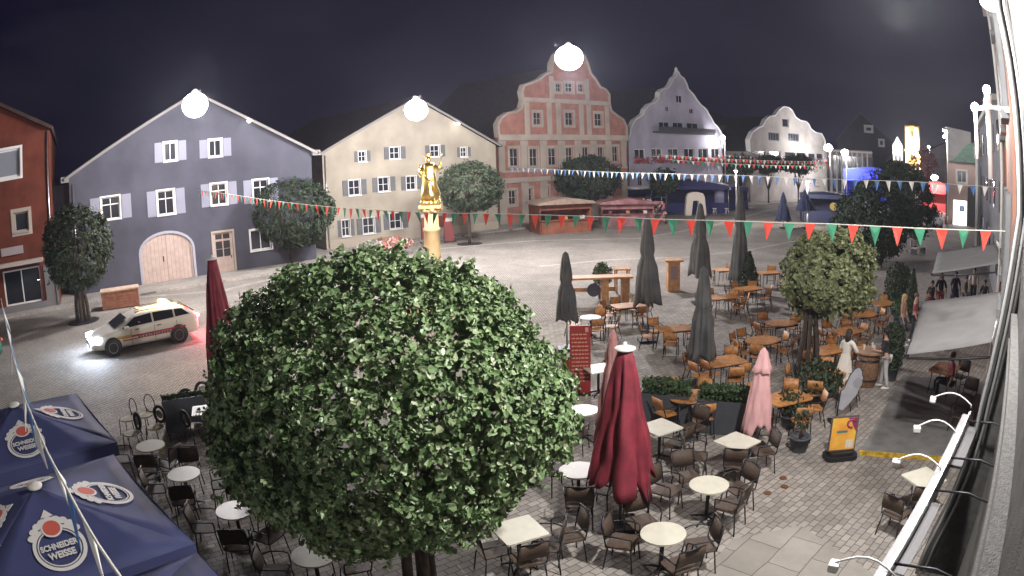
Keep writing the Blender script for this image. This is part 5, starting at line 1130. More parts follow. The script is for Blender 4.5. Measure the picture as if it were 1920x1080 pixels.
# ================================================================ cars
def car(loc, rz, label, paint, police=False, lights=True, lx=0, name='parked_car'):
    """estate car, nose towards +x"""
    t = empty(name, loc, rz); tag(t, label, 'car')
    LOW = .955
    # stations: x, half width, z sill, z belt, roof half width, z roof
    st = [(-2.42, .62, .42, .80, .60, .82), (-2.36, .80, .32, .98, .70, 1.02), (-2.20, .88, .26, 1.03, .72, 1.16), (-1.85, .92, .22, 1.00, .66, 1.42), (-1.2, .93, .20, .98, .66, 1.475), (-.4, .935, .20, .96, .655, 1.49), (.25, .935, .20, .95, .64, 1.455), (.62, .935, .20, .945, .63, 1.36),
          (1.32, .93, .20, .935, .72, .96), (1.8, .91, .22, .86, .70, .88), (2.15, .86, .26, .76, .64, .78), (2.36, .76, .30, .64, .58, .66), (2.44, .60, .36, .54, .50, .56)]
    st = [(a, b, c, d, e, f if f < .9 else f*LOW) for a, b, c, d, e, f in st]
    m = MB(); vs = []; n = 14
    for x, hw, zs, zb, rw, zr in st:
        ring = [(0, zs), (hw*.80, zs), (hw*.97, zs+.10), (hw, (zs+zb)/2), (hw*.975, zb-.03), (hw*.94, zb), (rw+(hw*.94-rw)*.10, zb+(zr-zb)*.90) if zr-zb > .1 else (rw*1.05, zb+(zr-zb)*.6), (rw*.8, zr)]
        full = ring+[(0, zr+.012)]+[(-a, b) for a, b in ring[::-1][:-1]]
        vs += [(x, a, b) for a, b in full]
    k = len(full); f = [(i*k+j, i*k+(j+1) % k, (i+1)*k+(j+1) % k, (i+1)*k+j) for i in range(len(st)-1) for j in range(k)]
    f += [tuple(range(k))[::-1], tuple(range((len(st)-1)*k, len(st)*k))]; m.smooth = True; m.add(vs, f); body = m.build('body', paint, t)
    ss = body.modifiers.new('smooth', 'SUBSURF'); ss.levels = 1; ss.render_levels = 1
    gl = GLASS
    def pane(pts, nm): m = MB(); m.poly(pts); o = m.build(nm, gl, t); so = o.modifiers.new('th', 'SOLIDIFY'); so.thickness = .012; so.offset = 0; return o
    for s in (-1, 1):
        def S(x, zf):
            for a, b in zip(st, st[1:]):
                if a[0] <= x <= b[0]: u = (x-a[0])/(b[0]-a[0]); v = [a[i]+(b[i]-a[i])*u for i in range(6)]; break
            zb, zr = v[3], v[5]; y = v[1]*.945+(v[4]+(v[1]*.94-v[4])*.10-v[1]*.945)*zf/.9*1.0; return (x, s*(y+.004), zb+(zr-zb)*zf)
        pane([S(-.35, .10), S(.98, .10), S(.62, .55), S(.36, .80), S(-.35, .82)], 'side_window'); pane([S(-1.30, .10), S(-.43, .10), S(-.43, .82), S(-1.30, .80)], 'side_window'); pane([S(-2.0, .16), S(-1.38, .12), S(-1.38, .80), S(-1.72, .78)], 'side_window')
        m = MB(); m.box((.80, s*1.0, .98), (.20, .16, .13)); m.build('wing_mirror', paint, t, bevel=.03)
        m = MB()
        for x in (-.6, .35): m.box((x, s*.945, .86), (.18, .03, .03))
        m.each('door_handle', DARKM, t)
        m = MB()
        for x in (-1.38, -.40, .62): m.b2(x-.006, x+.006, s*.936-.006, s*.936+.006, .30, .92)
        m.b2(-1.38, .9, s*.93-.006, s*.93+.012, .235, .27); m.build('door_seam', BLACK, t)
        if police:
            m = MB(); m.b2(-1.75, 1.05, s*.940-.004, s*.940+.008, .60, .665); m.build('stripe', mat('stripe_red', (.40, .04, .05), .5), t)
            m = MB(); m.b2(-1.45, 1.02, s*.941-.004, s*.941+.008, .50, .535); m.build('stripe', MATS['stripe_red'], t)
            m = MB(); m.b2(.62, 1.25, s*.942-.004, s*.942+.009, .615, .70); m.build('stripe', mat('stripe_gold', (.55, .33, .05), .5), t)
            m = MB(); x = -1.4
            while x < .3: w_ = R.uniform(.05, .10); m.b2(x, x+w_, s*.944-.002, s*.944+.009, .545, .59); x += w_+.045
            m.build('lettering', mat('dark_print', (.06, .05, .07), .6), t)
        m = MB(); m.box((2.15, s*.68, .68), (.40, .30, .17), rz=-s*.45); m.build('headlight', mat('headlight_glass', (1, 1, 1), .3, emit=(.65, .78, 1), estr=300) if lights else STEEL, t, bevel=.03)
        m = MB(); m.box((-2.34, s*.68, .92), (.16, .30, .14), rz=s*.35); m.build('taillight', mat('taillight_glass', (.8, .02, .02), .3, emit=(1, .02, .03), estr=40) if lights else MATS['badge_red'], t, bevel=.03)
        for x in (-1.42, 1.48):
            wh = empty('wheel', (x, s*.855, .33)); wh.parent = t; wh.empty_display_size = .1
            m = MB(); m.lathe([(.20, -.11), (.31, -.11), (.335, -.07), (.335, .07), (.31, .11), (.20, .11)], 28); o = m.build('tyre', BLACK, wh); o.rotation_euler = (pi/2, 0, 0)
            m = MB(); m.lathe([(.001, .07), (.05, .085), (.05, .06)], 14); m.lathe([(.19, .10), (.21, .105), (.215, .06), (.18, .02), (.001, .02)], 24)
            for q in range(7): a = 2*pi*q/7; m.box((.12*cos(a), .12*sin(a), .075), (.16, .035, .02), rz=a)
            o = m.build('rim', STEEL, wh); o.rotation_euler = (pi/2*(1 if s < 0 else -1), 0, 0)
            m = MB(); m.disc((0, 0, 0), .385, .385, -.006, .006, 28); o = m.build('wheel_arch', BLACK, wh); o.rotation_euler = (pi/2, 0, 0); o.location = (0, s*.083, .02)
    m = MB(); m.poly([(1.28, -.68, 1.00), (1.28, .68, 1.00), (.70, .60, 1.31), (.70, -.60, 1.31)]); o = m.build('windscreen', gl, t); so = o.modifiers.new('th', 'SOLIDIFY'); so.thickness = .03; so.offset = 0
    m = MB(); m.poly([(-2.26, -.62, 1.10), (-2.26, .62, 1.10), (-1.93, .58, 1.34), (-1.93, -.58, 1.34)]); o = m.build('rear_window', gl, t); so = o.modifiers.new('th', 'SOLIDIFY'); so.thickness = .04; so.offset = 0
    m = MB(); m.box((2.40, 0, .48), (.10, .9, .20)); m.build('grille', BLACK, t, bevel=.03)
    m = MB(); m.box((2.46, 0, .40), (.02, .5, .11)); m.build('number_plate', WHITE, t); m = MB(); m.box((-2.45, 0, .70), (.02, .5, .11)); m.build('number_plate', WHITE, t)
    for s in (-1, 1): m = MB(); m.tube([(-1.75, s*.60, 1.40), (-1.6, s*.60, 1.46), (.1, s*.60, 1.465), (.3, s*.60, 1.41)], .015, 6); m.build('roof_rail', DARKM, t)
    if police:
        m = MB(); m.slab(rrect(.30, 1.0, .08), 1.44, 1.57); o = m.build('beacon', mat('amber_glass', (1, .6, .1), .3, emit=(1, .60, .12), estr=60), t); o.location = (-1.15, 0, 0)
        m = MB(); m.box((.05, 0, 1.47), (.16, .5, .06)); m.build('roof_sign', OFFW, t, bevel=.01)
    return t
fw_ = at(213, 668); rw_ = at(342, 641); hd = (fw_-rw_).to_2d().normalized(); mid = (fw_+rw_)/2; side = Vector((hd.y, -hd.x))   # right of heading; camera sees the left side
if side.dot(mid.to_2d()) < 0: side = -side
cpos = Vector((mid.x+side.x*.85, mid.y+side.y*.85, 0))
CARW = mat('cream_white_paint', (.76, .72, .64), .3, spec=.6)
car(cpos, atan2(hd.y, hd.x), 'white estate patrol car with red stripes, glowing headlight and amber roof light', CARW, True)
h3 = Vector((hd.x, hd.y, 0)); lf = Vector((-hd.y, hd.x, 0))
lamp('headlight_glow', tuple(cpos+h3*2.75+lf*.3+Vector((0, 0, .6))), 30, (.7, .82, 1), .1)
lamp('taillight_glow', tuple(cpos-h3*2.75+lf*.6+Vector((0, 0, .95))), 140, (1, .05, .1), .1)
lamp('beacon_glow', tuple(cpos-h3*1.25+Vector((0, 0, 1.75))), 260, (1, .68, .2), .1)
p = at(-75, 700); car(p, atan2(hd.y, hd.x)+.5, 'dark green and blue car just entering at the left edge', mat('dark_green_paint', (.02, .10, .06), .3), False, False)
p = at(1752, 424); car(p, .9, 'pale car parked beside the green shouldered house', mat('silver_paint', (.5, .5, .55), .3), False, False)
p = at(1548, 352); car((p.x, p.y, 0), .2, 'dark car with dim roof behind the navy kiosk', mat('dull_car_paint', (.12, .14, .14), .35), False, False)

# ================================================================ near right side: own wall, pipes, facades
NW = mat('rough_grey_render', (.075, .073, .07), .95, noise=.25, scale=7, bump=1.0, bscale=90, spec=.15)
PW = radians(43.2); dw = Vector((sin(PW), cos(PW), 0)); rw2 = Vector((cos(PW), -sin(PW), 0))
def Q(s, o, z=0): v = dw*s+rw2*o; return Vector((v.x, v.y, z))
t = empty('rendered_house', Q(4, .5)); tag(t, 'rough grey rendered house wall very close at the right edge', 'house'); o3 = t.location
m = MB(); pl = [Q(-3, .34), Q(8.8, .34), Q(8.8, 3), Q(-3, 3)]; m.slab([(p.x-o3.x, p.y-o3.y) for p in pl], 0, 13); m.build('wall', NW, t)
m = MB(); pl = [Q(-3, .20), Q(8.8, .24), Q(8.8, .335), Q(-3, .335)]; m.slab([(p.x-o3.x, p.y-o3.y) for p in pl], 4.30, 4.42); m.slab([(p.x-o3.x, p.y-o3.y) for p in pl], 4.02, 4.10); m.build('cornice', mat('pale_cornice', (.09, .088, .085), .9, noise=.3, scale=30, bump=1, bscale=70), t)
V7 = [(1858, -60), (1867, 15), (1886, 110), (1897, 190), (1903, 260), (1906, 330), (1907, 400), (1897, 467), (1880, 567), (1862, 653), (1837, 757), (1827, 803), (1805, 875), (1777, 945), (1736, 1023), (1714, 1074)]
pp = [atd(x, y, 8.9) for x, y in V7]; pp[-1].z = max(.02, pp[-1].z)
# battered corner pier behind the pipes
m = MB(); bk = dw*.5
out = pp+[p+rw2*1.2 for p in pp[::-1]]
n = len(out); tri = geometry.tessellate_polygon([[Vector((p.dot(rw2), p.z, 0)) for p in out]])
m.add([p-o3+dw*.08 for p in out]+[p-o3+bk for p in out], [tuple(q) for q in tri]+[tuple(n+i for i in q[::-1]) for q in tri]+[(i, (i+1) % n, n+(i+1) % n, n+i) for i in range(n)]); m.build('corner_pier', NW, t)
for off, r, nm in ((4, .030, mat('grey_pipe', (.22, .22, .22), .5)), (17, .026, mat('zinc', (.16, .16, .16), .5, .2))):
    m = MB(); m.tube([atd(x+off, y, 8.86)-o3 for x, y in V7], r, 8); m.build('downpipe', nm, t)
# brown neighbour and grey neighbour further down the street
def sidewall(px0, d0, px1, d1, h, label, wm, name='narrow_facade', depth=6, cat='house'):
    a = atd(px0, 300, d0); b = atd(px1, 300, d1); a.z = b.z = 0; u = (b-a).normalized(); r = Vector((u.y, -u.x, 0)); t = empty(name, a, atan2(u.y, u.x)); tag(t, label, cat)
    L = (b-a).length; m = MB(); m.b2(0, L, -depth, 0, 0, h); m.build('wall', wm, t); return t, L
t, L = sidewall(1899, 10.2, 1880, 31, 13.5, 'reddish brown house front squeezed between pipes at the right edge', mat('brown_wall', (.17, .07, .045), .85, noise=.35, scale=1.2))
for i in range(5):
    x = 1.5+i*4; m = MB()
    for z in (3.9, 7.2, 10.2): m.b2(x, x+.12, .003, .10, z, z+1.9); m.b2(x+1.3, x+1.42, .003, .10, z, z+1.9); m.b2(x-.1, x+1.5, .003, .16, z-.15, z-.002); m.b2(x+.13, x+1.29, .003, .03, z+.001, z+1.88)
    m.each('window_frame', SHGR, t)
m = MB(); m.b2(-.2, L+.2, .003, .35, 13.2, 13.5); m.build('eaves', OFFW, t); m = MB(); m.tube([(11, .12, .1), (11, .12, 13)], .06); m.build('downpipe', OFFW, t)
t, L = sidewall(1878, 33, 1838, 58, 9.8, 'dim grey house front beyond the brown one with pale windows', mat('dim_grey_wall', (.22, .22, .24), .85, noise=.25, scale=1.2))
for i in range(6):
    x = 1.0+i*4.2
    for z in (1.2, 4.2, 7.2): m = MB(); m.b2(x, x+1.2, .003, .06, z, z+1.5); m.build('window', GLASS if (i+int(z)) % 2 else SHGR, t)
m = MB(); m.b2(-.2, L+.2, .003, .4, 9.5, 9.8); m.build('eaves', OFFW, t)
b = at(1831, 462); m = MB(); t = empty('white_pillar', b); tag(t, 'tall bright white square pillar in front of grey house', 'pillar'); m.b2(-.17, .17, -.17, .17, 0, zat(1838, 298, b)); m.build('shaft', WHITE, t); z = zat(1838, 298, b)
m = MB(); m.b2(-.24, .24, -.24, .24, z, z+.9); m.build('head', OFFW, t); m = MB(); m.b2(.25, 1.6, -.1, .2, 0, z-.5); m.build('panel', mat('pale_grey_panel', (.40, .40, .46), .6), t)
# green shouldered house
b = frontal(1774, 76); F = Fac(b, az(1800)+pi/2); B = empty('shouldered_house', F.O, F.rz); tag(B, 'grey pink house with green curved side roof and glaring lit doorway', 'house')
wn = F.rect(1794, 320, 1812, 343); dd = F.rect(1787, 376, 1812, 424); dd = (dd[0], dd[1], .02, dd[3]); zt = F.loc(1780, 237)[1]; ze = F.loc(1790, 303)[1]; xr = F.loc(1850, 300)[0]; xs = F.loc(1822, 300)[0]
m = MB(); wallface(m, [(0, 0), (xr, 0), (xr, ze), (0, ze)], [rc(wn), rc(dd)]); m.b2(0, .1, .01, 10, 0, ze); m.build('wall', plaster('rosy_plaster', (.48, .36, .32)), B)
m = MB(); m.prism([(.05, ze+.003), (xs, ze+.003), (xs, zt-.4), (.05, zt)], .8, 10); m.build('upper_wall', plaster('upper_grey', (.36, .35, .34)), B)
m = MB(); q = [F.loc(x, y) for x, y in ((1780, 303), (1788, 299), (1796, 290), (1804, 280), (1812, 272), (1822, 268))]; m.prism([(0, ze)]+q+[(xr, q[-1][1]), (xr, ze)], -.35, .79); m.build('green_roof', mat('green_copper', (.13, .22, .17), .7, noise=.3), B)
window(B, wn, surround=.15, nx=2, ny=1, fw=.1)
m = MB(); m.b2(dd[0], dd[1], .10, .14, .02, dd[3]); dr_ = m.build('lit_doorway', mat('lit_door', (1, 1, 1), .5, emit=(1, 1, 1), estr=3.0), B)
m = MB(); a = F.rect(1799, 386, 1808, 397); m.b2(a[0], a[1], .06, .098, a[2], a[3]); sg = m.build('blue_sign', mat('blue_sign', (.05, .25, .60), .5), dr_); m = MB(); m.b2(a[0]+.12, a[1]-.12, .05, .058, a[2]+.12, a[3]-.12); m.build('pictogram', WHITE, sg)
m = MB(); m.tube([(-.05, -.08, 0), (-.05, -.08, zt)], .07); m.build('downpipe', BLACK, B)
m = MB(); m.b2(dd[1]+.1, dd[1]+1.5, -.5, -.1, 0, 4.2); m.build('dark_porch', mat('porch_dark_grey', (.05, .05, .05), .8), B)  # porch box in one even dark tone
# bracket lamps on the right facades
p = atd(1860, 3, 9.3); t = empty('wall_street_lamp', p); tag(t, 'glaring street lamp at the very top right above the pipes', 'street lamp')
m = MB(); m.ball((0, 0, 0), .17, 14, (1.2, 1.2, .8)); m.build('lamp_glass', BULB2, t); m = MB(); m.lathe([(.22, .04), (.2, .14), (.05, .2)], 16); m.build('lamp_shade', OFFW, t); m = MB(); e = Q(9.0, .5, 0)-p; m.tube([(0, 0, .18), (0, 0, .3), (e.x, e.y, .45)], .03, 8); m.build('bracket', WHITE, t)

p = atd(1690, -85, 7.2); t = empty('wall_street_lamp', p); tag(t, 'added out-of-view street lamp on a long bracket just above the gooseneck lamps', 'street lamp')  # lamp added above the view to carry the main light on the terrace
m = MB(); m.ball((0, 0, 0), .17, 14, (1.2, 1.2, .8)); m.build('lamp_glass', BULB2, t); m = MB(); m.lathe([(.22, .04), (.2, .14), (.05, .2)], 16); m.build('lamp_shade', OFFW, t); m = MB(); e = Q(6.5, .36, 0)-p; m.tube([(0, 0, .18), (0, 0, .3), (e.x, e.y, .6)], .03, 8); m.build('bracket', WHITE, t)
lamp('lamp_light', (0, 0, -.4), 2500, (1, .96, .93), .2, t)
p = atd(1828, 205, 17); e = atd(1897, 207, 10.8)-p; e2 = atd(1852, 200, 15.5)-p; t = empty('bracket_lamp', p); tag(t, 'white bracket arm lamp with star shaped glare at right', 'street lamp')
m = MB(); m.tube([(0, 0, 0), e2, e], .05, 8); m.tube([(0, 0, 0), (0, 0, -1.2)], .05, 8); m.tube([e2, e2+Vector((0, 0, -1.6))], .06, 8); m.build('arm', WHITE, t)
m = MB(); m.ball((0, 0, .05), .11, 12); m.build('lamp_glass', BULB, t)
m = MB(); q = atd(1850, 168, 15.5)-p; m.tube([e2, q], [.13, .05], 8); m.build('mast', WHITE, t); m = MB(); m.ball(tuple(q), .10, 12); m.build('lamp_glass', BULB, t)
lamp('lamp_light', (-.8, -.5, -.3), 500, (1, .95, .9), .15, t)

# awnings
AWN = mat('grey_awning_cloth', (.20, .20, .20), .8, noise=.10, scale=2); 
def awning(o0, o1, r0, r1, label, seed=0):
    t = empty('awning', (o0+o1+r0+r1)/4); tag(t, label, 'awning', 'grey awnings on the right facade'); c = t.location; m = MB(); n = 10; vs = []
    for i in range(n+1):
        for j in range(n+1): p = o0.lerp(o1, j/n).lerp(r0.lerp(r1, j/n), i/n)-c; p.z += -.02*sin(pi*i/n)+.012*sin(j*2.1); vs.append(p)
    m.smooth = True; m.add(vs, [(i*(n+1)+j, i*(n+1)+j+1, (i+1)*(n+1)+j+1, (i+1)*(n+1)+j) for i in range(n) for j in range(n)]); m.smooth = False
    o = m.build('cloth', AWN, t); so = o.modifiers.new('cloth', 'SOLIDIFY'); so.thickness = .006
    m = MB(); m.tube([o0-c-Vector((0, 0, .04)), o1-c-Vector((0, 0, .04))], .045, 8); m.build('front_bar', DARKM, t)
    m = MB(); m.tube([r0-c, r1-c], .11, 10); m.build('cassette', STEEL, t)
    for a, b in ((o0, r0), (o1, r1)):
        md = (a+b)/2+(b-a).normalized().cross(Vector((0, 0, 1)))*.0; m = MB(); m.tube([a-c-Vector((0, 0, .07)), md-c-Vector((0, 0, .22)), b-c-Vector((0, 0, .30))], .028, 6); m.build('folding_arm', DARKM, t)
awning(at(1747, 513, 2.4), at(1758, 473, 2.4), at(1889, 491, 3.4), at(1871, 456, 3.4), 'far grey awning with seated people below it')
awning(at(1700, 665, 2.4), at(1730, 566, 2.4), at(1868, 640, 3.05), at(1885, 546, 3.1), 'near wide grey awning right of the walking couple')
# deck with yellow front edge
DECK = mat('dark_deck', (.20, .195, .185), .8, noise=.2, scale=3)
m = MB(); q = [at(1612, 845, .08), at(1790, 858, .08), at(1850, 720, .08), at(1693, 702, .08)]; m.slab([(p.x, p.y) for p in q], .0, .07); tag(m.build('deck', DECK), kind='structure')
t = empty('deck_edge', q[0].lerp(q[1], .5)); tag(t, 'worn yellow edge strip along the front of the dark deck', 'edge strip'); c = t.location; a, b = q[0]-c, q[1]-c; a.z = b.z = 0; u = (b-a).normalized(); nn = Vector((-u.y, u.x, 0)); m = MB(); m.slab([(v.x, v.y) for v in (a-nn*.07, b-nn*.07, b-nn*.005, a-nn*.005)], -.08, .02); m.build('strip', mat('worn_yellow', (.50, .32, .03), .7, noise=.5, scale=8), t)
# sign rail with gooseneck lamps
ZR = 2.9; r0 = at(1805, 775, ZR); r1 = at(1635, 1080, ZR); u = (r1-r0).normalized(); r1 = r1+u*2.2; sd = Vector((-u.y, u.x, 0)); sd = sd if sd.dot(rw2) > 0 else -sd
t = empty('shop_sign_box', (r0+r1)/2); tag(t, 'long white shop sign box below the gooseneck lamps, seen from above', 'shop sign'); c = t.location
def strip(m, a, b, w0, w1, z0, z1): m.slab([((a-c+sd*w0).x, (a-c+sd*w0).y), ((b-c+sd*w0).x, (b-c+sd*w0).y), ((b-c+sd*w1).x, (b-c+sd*w1).y), ((a-c+sd*w1).x, (a-c+sd*w1).y)], z0, z1)
m = MB(); strip(m, r0, r1, 0, .10, -.35, 0); m.build('box', mat('sign_metal', (.24, .24, .25), .45, .3, noise=.15, scale=3), t, bevel=.01); m = MB(); strip(m, r0, r1, .101, .13, -.2, .05); m.build('back_rail', STEEL, t)
m = MB(); a = r0.lerp(r1, .03); strip(m, a, r0.lerp(r1, .24), .135, .30, -.12, -.09); strip(m, r0.lerp(r1, .40), r0.lerp(r1, .66), .135, .26, -.1, -.08); m.each('cover_plate', mat('dull_plate', (.11, .11, .115), .5, .3), t)
for k in (.04, .24, .38, .62, .8):
    m = MB(); p = r0.lerp(r1, k)-c; m.tube([p+sd*.13+Vector((0, 0, .0)), p+sd*.55+Vector((0, 0, .04)), p+sd*1.2+Vector((0, 0, -.1))], .015, 6); m.build('stay', DARKM, t)
for i, (rx_, ry_, hx, hy, L) in enumerate(((1821, 759, 1750, 745, 'farthest of four white gooseneck lamps'), (1791, 808, 1720, 800, 'second farthest white gooseneck lamp above the deck'), (1764, 878, 1681, 863, 'white gooseneck lamp just above the square table'), (1676, 1078, 1565, 1055, 'nearest white gooseneck lamp at the bottom edge'))):
    a = at(rx_, ry_, ZR+.02); b = at(hx, hy, ZR+.05); t = empty('gooseneck_lamp', a); tag(t, L, 'lamp', 'gooseneck lamps over the shop sign'); b = b-a; pts = [(0, 0, -.05)]+[(b.x*k/6, b.y*k/6, .12*sin(pi*k/6)+b.z*k/6) for k in range(7)]
    m = MB(); m.tube([Vector(p) for p in pts], .011, 7); m.build('arm', WHITE, t)
    v = b.normalized(); m = MB(); m.box((b.x, b.y, b.z-.03), (.10, .12, .07), rz=atan2(v.y, v.x)); m.build('lamp_head', WHITE, t, bevel=.012); m = MB(); m.box((b.x, b.y, b.z-.072), (.08, .10, .012), rz=atan2(v.y, v.x)); m.build('lamp_glass', STEEL, t)
# seats below the awnings
for i, (px, py, a, L) in enumerate(((1798, 705, 1.9, 'dark armchair below the near awning, upper one'), (1812, 742, 2.0, 'dark armchair below the near awning, middle one'), (1800, 778, 2.2, 'dark armchair beside the farthest gooseneck lamp'), (1842, 560, 1.0, 'dark armchair in the gap between the awnings'))):
    p = at(px, py, .45); p.z = 0; put(CH_A, p, a, L, 'chair', G2)
for px, py, L in ((1772, 690, 'dark square table below the near awning edge'), (1800, 562, 'table among the people between the awnings')):
    p = at(px, py, .73); p.z = 0; put(T_S if px > 1780 else T_W, p, .6, L, 'table', G1)
t = empty('park_bench', at(1722, 476), .5); tag(t, 'pale slatted bench below the narrow dark tree', 'bench')
m = MB(); [m.b2(-.9, .9, -.25+i*.13, -.15+i*.13, .42, .46) for i in range(4)]; m.build('seat', OFFW, t); m = MB(); [m.b2(-.9, .9, .27, .30, .55+i*.14, .65+i*.14) for i in range(3)]; m.build('backrest', OFFW, t)
for x in (-.75, .75): m = MB(); m.b2(x-.03, x+.03, -.22, .28, 0, .42); m.b2(x-.03, x+.03, .24, .28, .42, .95); m.build('leg', DARKM, t)

# ================================================================ people
def skinmesh(name, J, E, m_, parent, root, sub=1):
    keys = list(J); idx = {k: i for i, k in enumerate(keys)}
    me = bpy.data.meshes.new(name); bm = bmesh.new(); sl = bm.verts.layers.skin.verify(); vv = []
    for k in keys:
        v = bm.verts.new(J[k][0]); r = J[k][1]; v[sl].radius = r if isinstance(r, tuple) else (r, r); v[sl].use_root = (k == root); vv.append(v)
    for a, b in E: bm.edges.new((vv[idx[a]], vv[idx[b]]))
    bm.to_mesh(me); bm.free()
    o = bpy.data.objects.new(name, me); COL.objects.link(o); o.parent = parent; me.materials.append(m_)
    s = o.modifiers.new('skin', 'SKIN'); s.use_smooth_shade = True; ss = o.modifiers.new('sub', 'SUBSURF'); ss.levels = sub; ss.render_levels = sub
    return o
def person(loc, rz, label, H=1.72, top=None, bottom=None, hair=None, shoes=None, dress=None, seat=False, arms=None, stride=.12, longhair=False, lean=0, headturn=0, bare=False, group=None):
    """faces +y"""
    t = empty('person', loc, rz); tag(t, label, 'person', group); k = H/1.72; V = lambda x, y, z: Vector((x*k, y*k, z*k))
    dz = -.47 if seat else 0; ly = lean
    J = {'pel': (V(0, 0, .96+dz), (.125*k, .10*k)), 'wst': (V(0, ly*.3, 1.10+dz), (.115*k, .085*k)), 'chs': (V(0, ly*.7, 1.30+dz), (.135*k, .10*k)), 'col': (V(0, ly, 1.43+dz), (.085*k, .07*k)), 'nek': (V(0, ly+.01, 1.50+dz), .05*k), 'hd0': (V(0, ly+.03, 1.57+dz), (.062*k, .075*k)), 'hd1': (V(0, ly+.025, 1.64+dz), (.075*k, .09*k)), 'hd2': (V(0, ly+.015, 1.70+dz), (.055*k, .065*k)), 'nose': (V(0, ly+.125, 1.60+dz), .011*k)}
    E = [('pel', 'wst'), ('wst', 'chs'), ('chs', 'col'), ('col', 'nek'), ('nek', 'hd0'), ('hd0', 'hd1'), ('hd1', 'hd2'), ('hd1', 'nose')]
    arms = arms or {}
    for s, n in ((-1, 'l'), (1, 'r')):
        el, wr = arms.get(n, ((s*.26, .02+ly, 1.12), (s*.25, .12+ly, .88)))
        el = V(el[0], el[1], el[2]+dz); wr = V(wr[0], wr[1], wr[2]+dz); hv = (wr-el).normalized()
        J['sh'+n] = (V(s*.165, ly, 1.40+dz), .058*k); J['el'+n] = (el, .042*k); J['wr'+n] = (wr, .028*k); J['pm'+n] = (wr+hv*.06*k, (.034*k, .018*k))
        E += [('col', 'sh'+n), ('sh'+n, 'el'+n), ('el'+n, 'wr'+n), ('wr'+n, 'pm'+n)]
        pr = hv.cross(Vector((0, 0, 1))); pr = pr.normalized() if pr.length > .1 else Vector((0, 1, 0))
        if abs(hv.z) > .8: pr = Vector((0, 1, 0))
        for f in range(4):
            b_ = wr+hv*.085*k+pr*(f-1.5)*.018*k; J['f%d' % f+n] = (b_, .0095*k); J['g%d' % f+n] = (b_+(hv*.9+Vector((0, 0, -.3))).normalized()*(.05+.008*(f in (1, 2)))*k, .007*k); E += [('pm'+n, 'f%d' % f+n), ('f%d' % f+n, 'g%d' % f+n)]
        J['th'+n] = (wr+hv*.05*k+pr*.045*k, .010*k); E += [('pm'+n, 'th'+n)]
        J['hp'+n] = (V(s*.09, 0, .90+dz), .088*k)
        if seat: kn = V(s*.12, .44, .50); an = V(s*.12, .42, .09); to = V(s*.12, .56, .035)
        else: kn = V(s*.10, s*stride*.5+.04, .50); an = V(s*.10, s*stride, .09); to = V(s*.11, s*stride+.15, .035)
        J['kn'+n] = (kn, .058*k); J['cf'+n] = (kn.lerp(an, .35), .054*k); J['an'+n] = (an, .036*k); J['to'+n] = (to, (.04*k, .025*k)); E += [('pel', 'hp'+n), ('hp'+n, 'kn'+n), ('kn'+n, 'cf'+n), ('cf'+n, 'an'+n), ('an'+n, 'to'+n)]
    skinmesh('body', J, E, SKIN, t, 'pel')
    up = lambda ks, es, d, nm, m_, rt: skinmesh(nm, {q: (J[q][0], tuple(r+d for r in (J[q][1] if isinstance(J[q][1], tuple) else (J[q][1],)*2))) for q in ks}, es, m_, t, rt)
    if top: up(['pel', 'wst', 'chs', 'col', 'shl', 'ell', 'shr', 'elr'], [('pel', 'wst'), ('wst', 'chs'), ('chs', 'col'), ('col', 'shl'), ('shl', 'ell'), ('col', 'shr'), ('shr', 'elr')], .016, 'shirt', top, 'pel')
    if bottom: up(['pel', 'hpl', 'knl', 'cfl', 'anl', 'hpr', 'knr', 'cfr', 'anr'], [('pel', 'hpl'), ('hpl', 'knl'), ('knl', 'cfl'), ('cfl', 'anl'), ('pel', 'hpr'), ('hpr', 'knr'), ('knr', 'cfr'), ('cfr', 'anr')], .018, 'trousers', bottom, 'pel')
    if dress:
        m = MB(); m.lathe([(.12*k, 1.14*k+dz), (.15*k, 1.02*k+dz), (.19*k, .88*k+dz), (.23*k, .60*k), (.29*k, .30*k), (.33*k, .12*k), (.31*k, .12*k)], 40, fn=lambda a, i, z: 1+(.09*sin(7*a)+.05*sin(11*a+1))*min(1, max(0, (1.05*k-z)))); m.build('skirt', dress, t)
    for n in 'lr':
        an, to = J['an'+n][0], J['to'+n][0]; m = MB(); m.tube([an+Vector((0, -.06*k, -.03*k)), an+Vector((0, .02, -.035*k)), to, to+Vector((0, .06*k, 0))], [.03*k, .045*k, .045*k, .02*k], 10); m.build('shoe', shoes or BLACK, t)
    hc = J['hd1'][0]; m = MB(); m.ball((hc.x, hc.y-.015*k, hc.z+.03*k), .105*k, 14, (.86, .98, .92))
    if longhair: m.ball((hc.x, hc.y-.07*k, hc.z-.10*k), .11*k, 12, (.9, .6, 1.5))
    o = m.build('hair', hair or BLACK, t)
    m = MB()
    for s in (-1, 1): m.ball((hc.x+s*.030*k, hc.y+.082*k, hc.z-.02*k), .009*k, 6)
    m.each('eye', BLACK, t); m = MB(); m.box((hc.x, hc.y+.088*k, hc.z-.085*k), (.04*k, .008, .008)); m.build('mouth', MATS['dull_red_cloth'], t)
    for s in (-1, 1): m = MB(); m.ball((hc.x+s*.078*k, hc.y, hc.z-.025*k), .022*k, 8, (.4, .8, 1.2)); m.build('ear', SKIN, t)
    return t
HD = mat('dark_hair', (.02, .015, .012), .6); HB = mat('blond_hair', (.40, .28, .12), .6, noise=.2, scale=20); HBR = mat('brown_hair', (.10, .06, .035), .6)
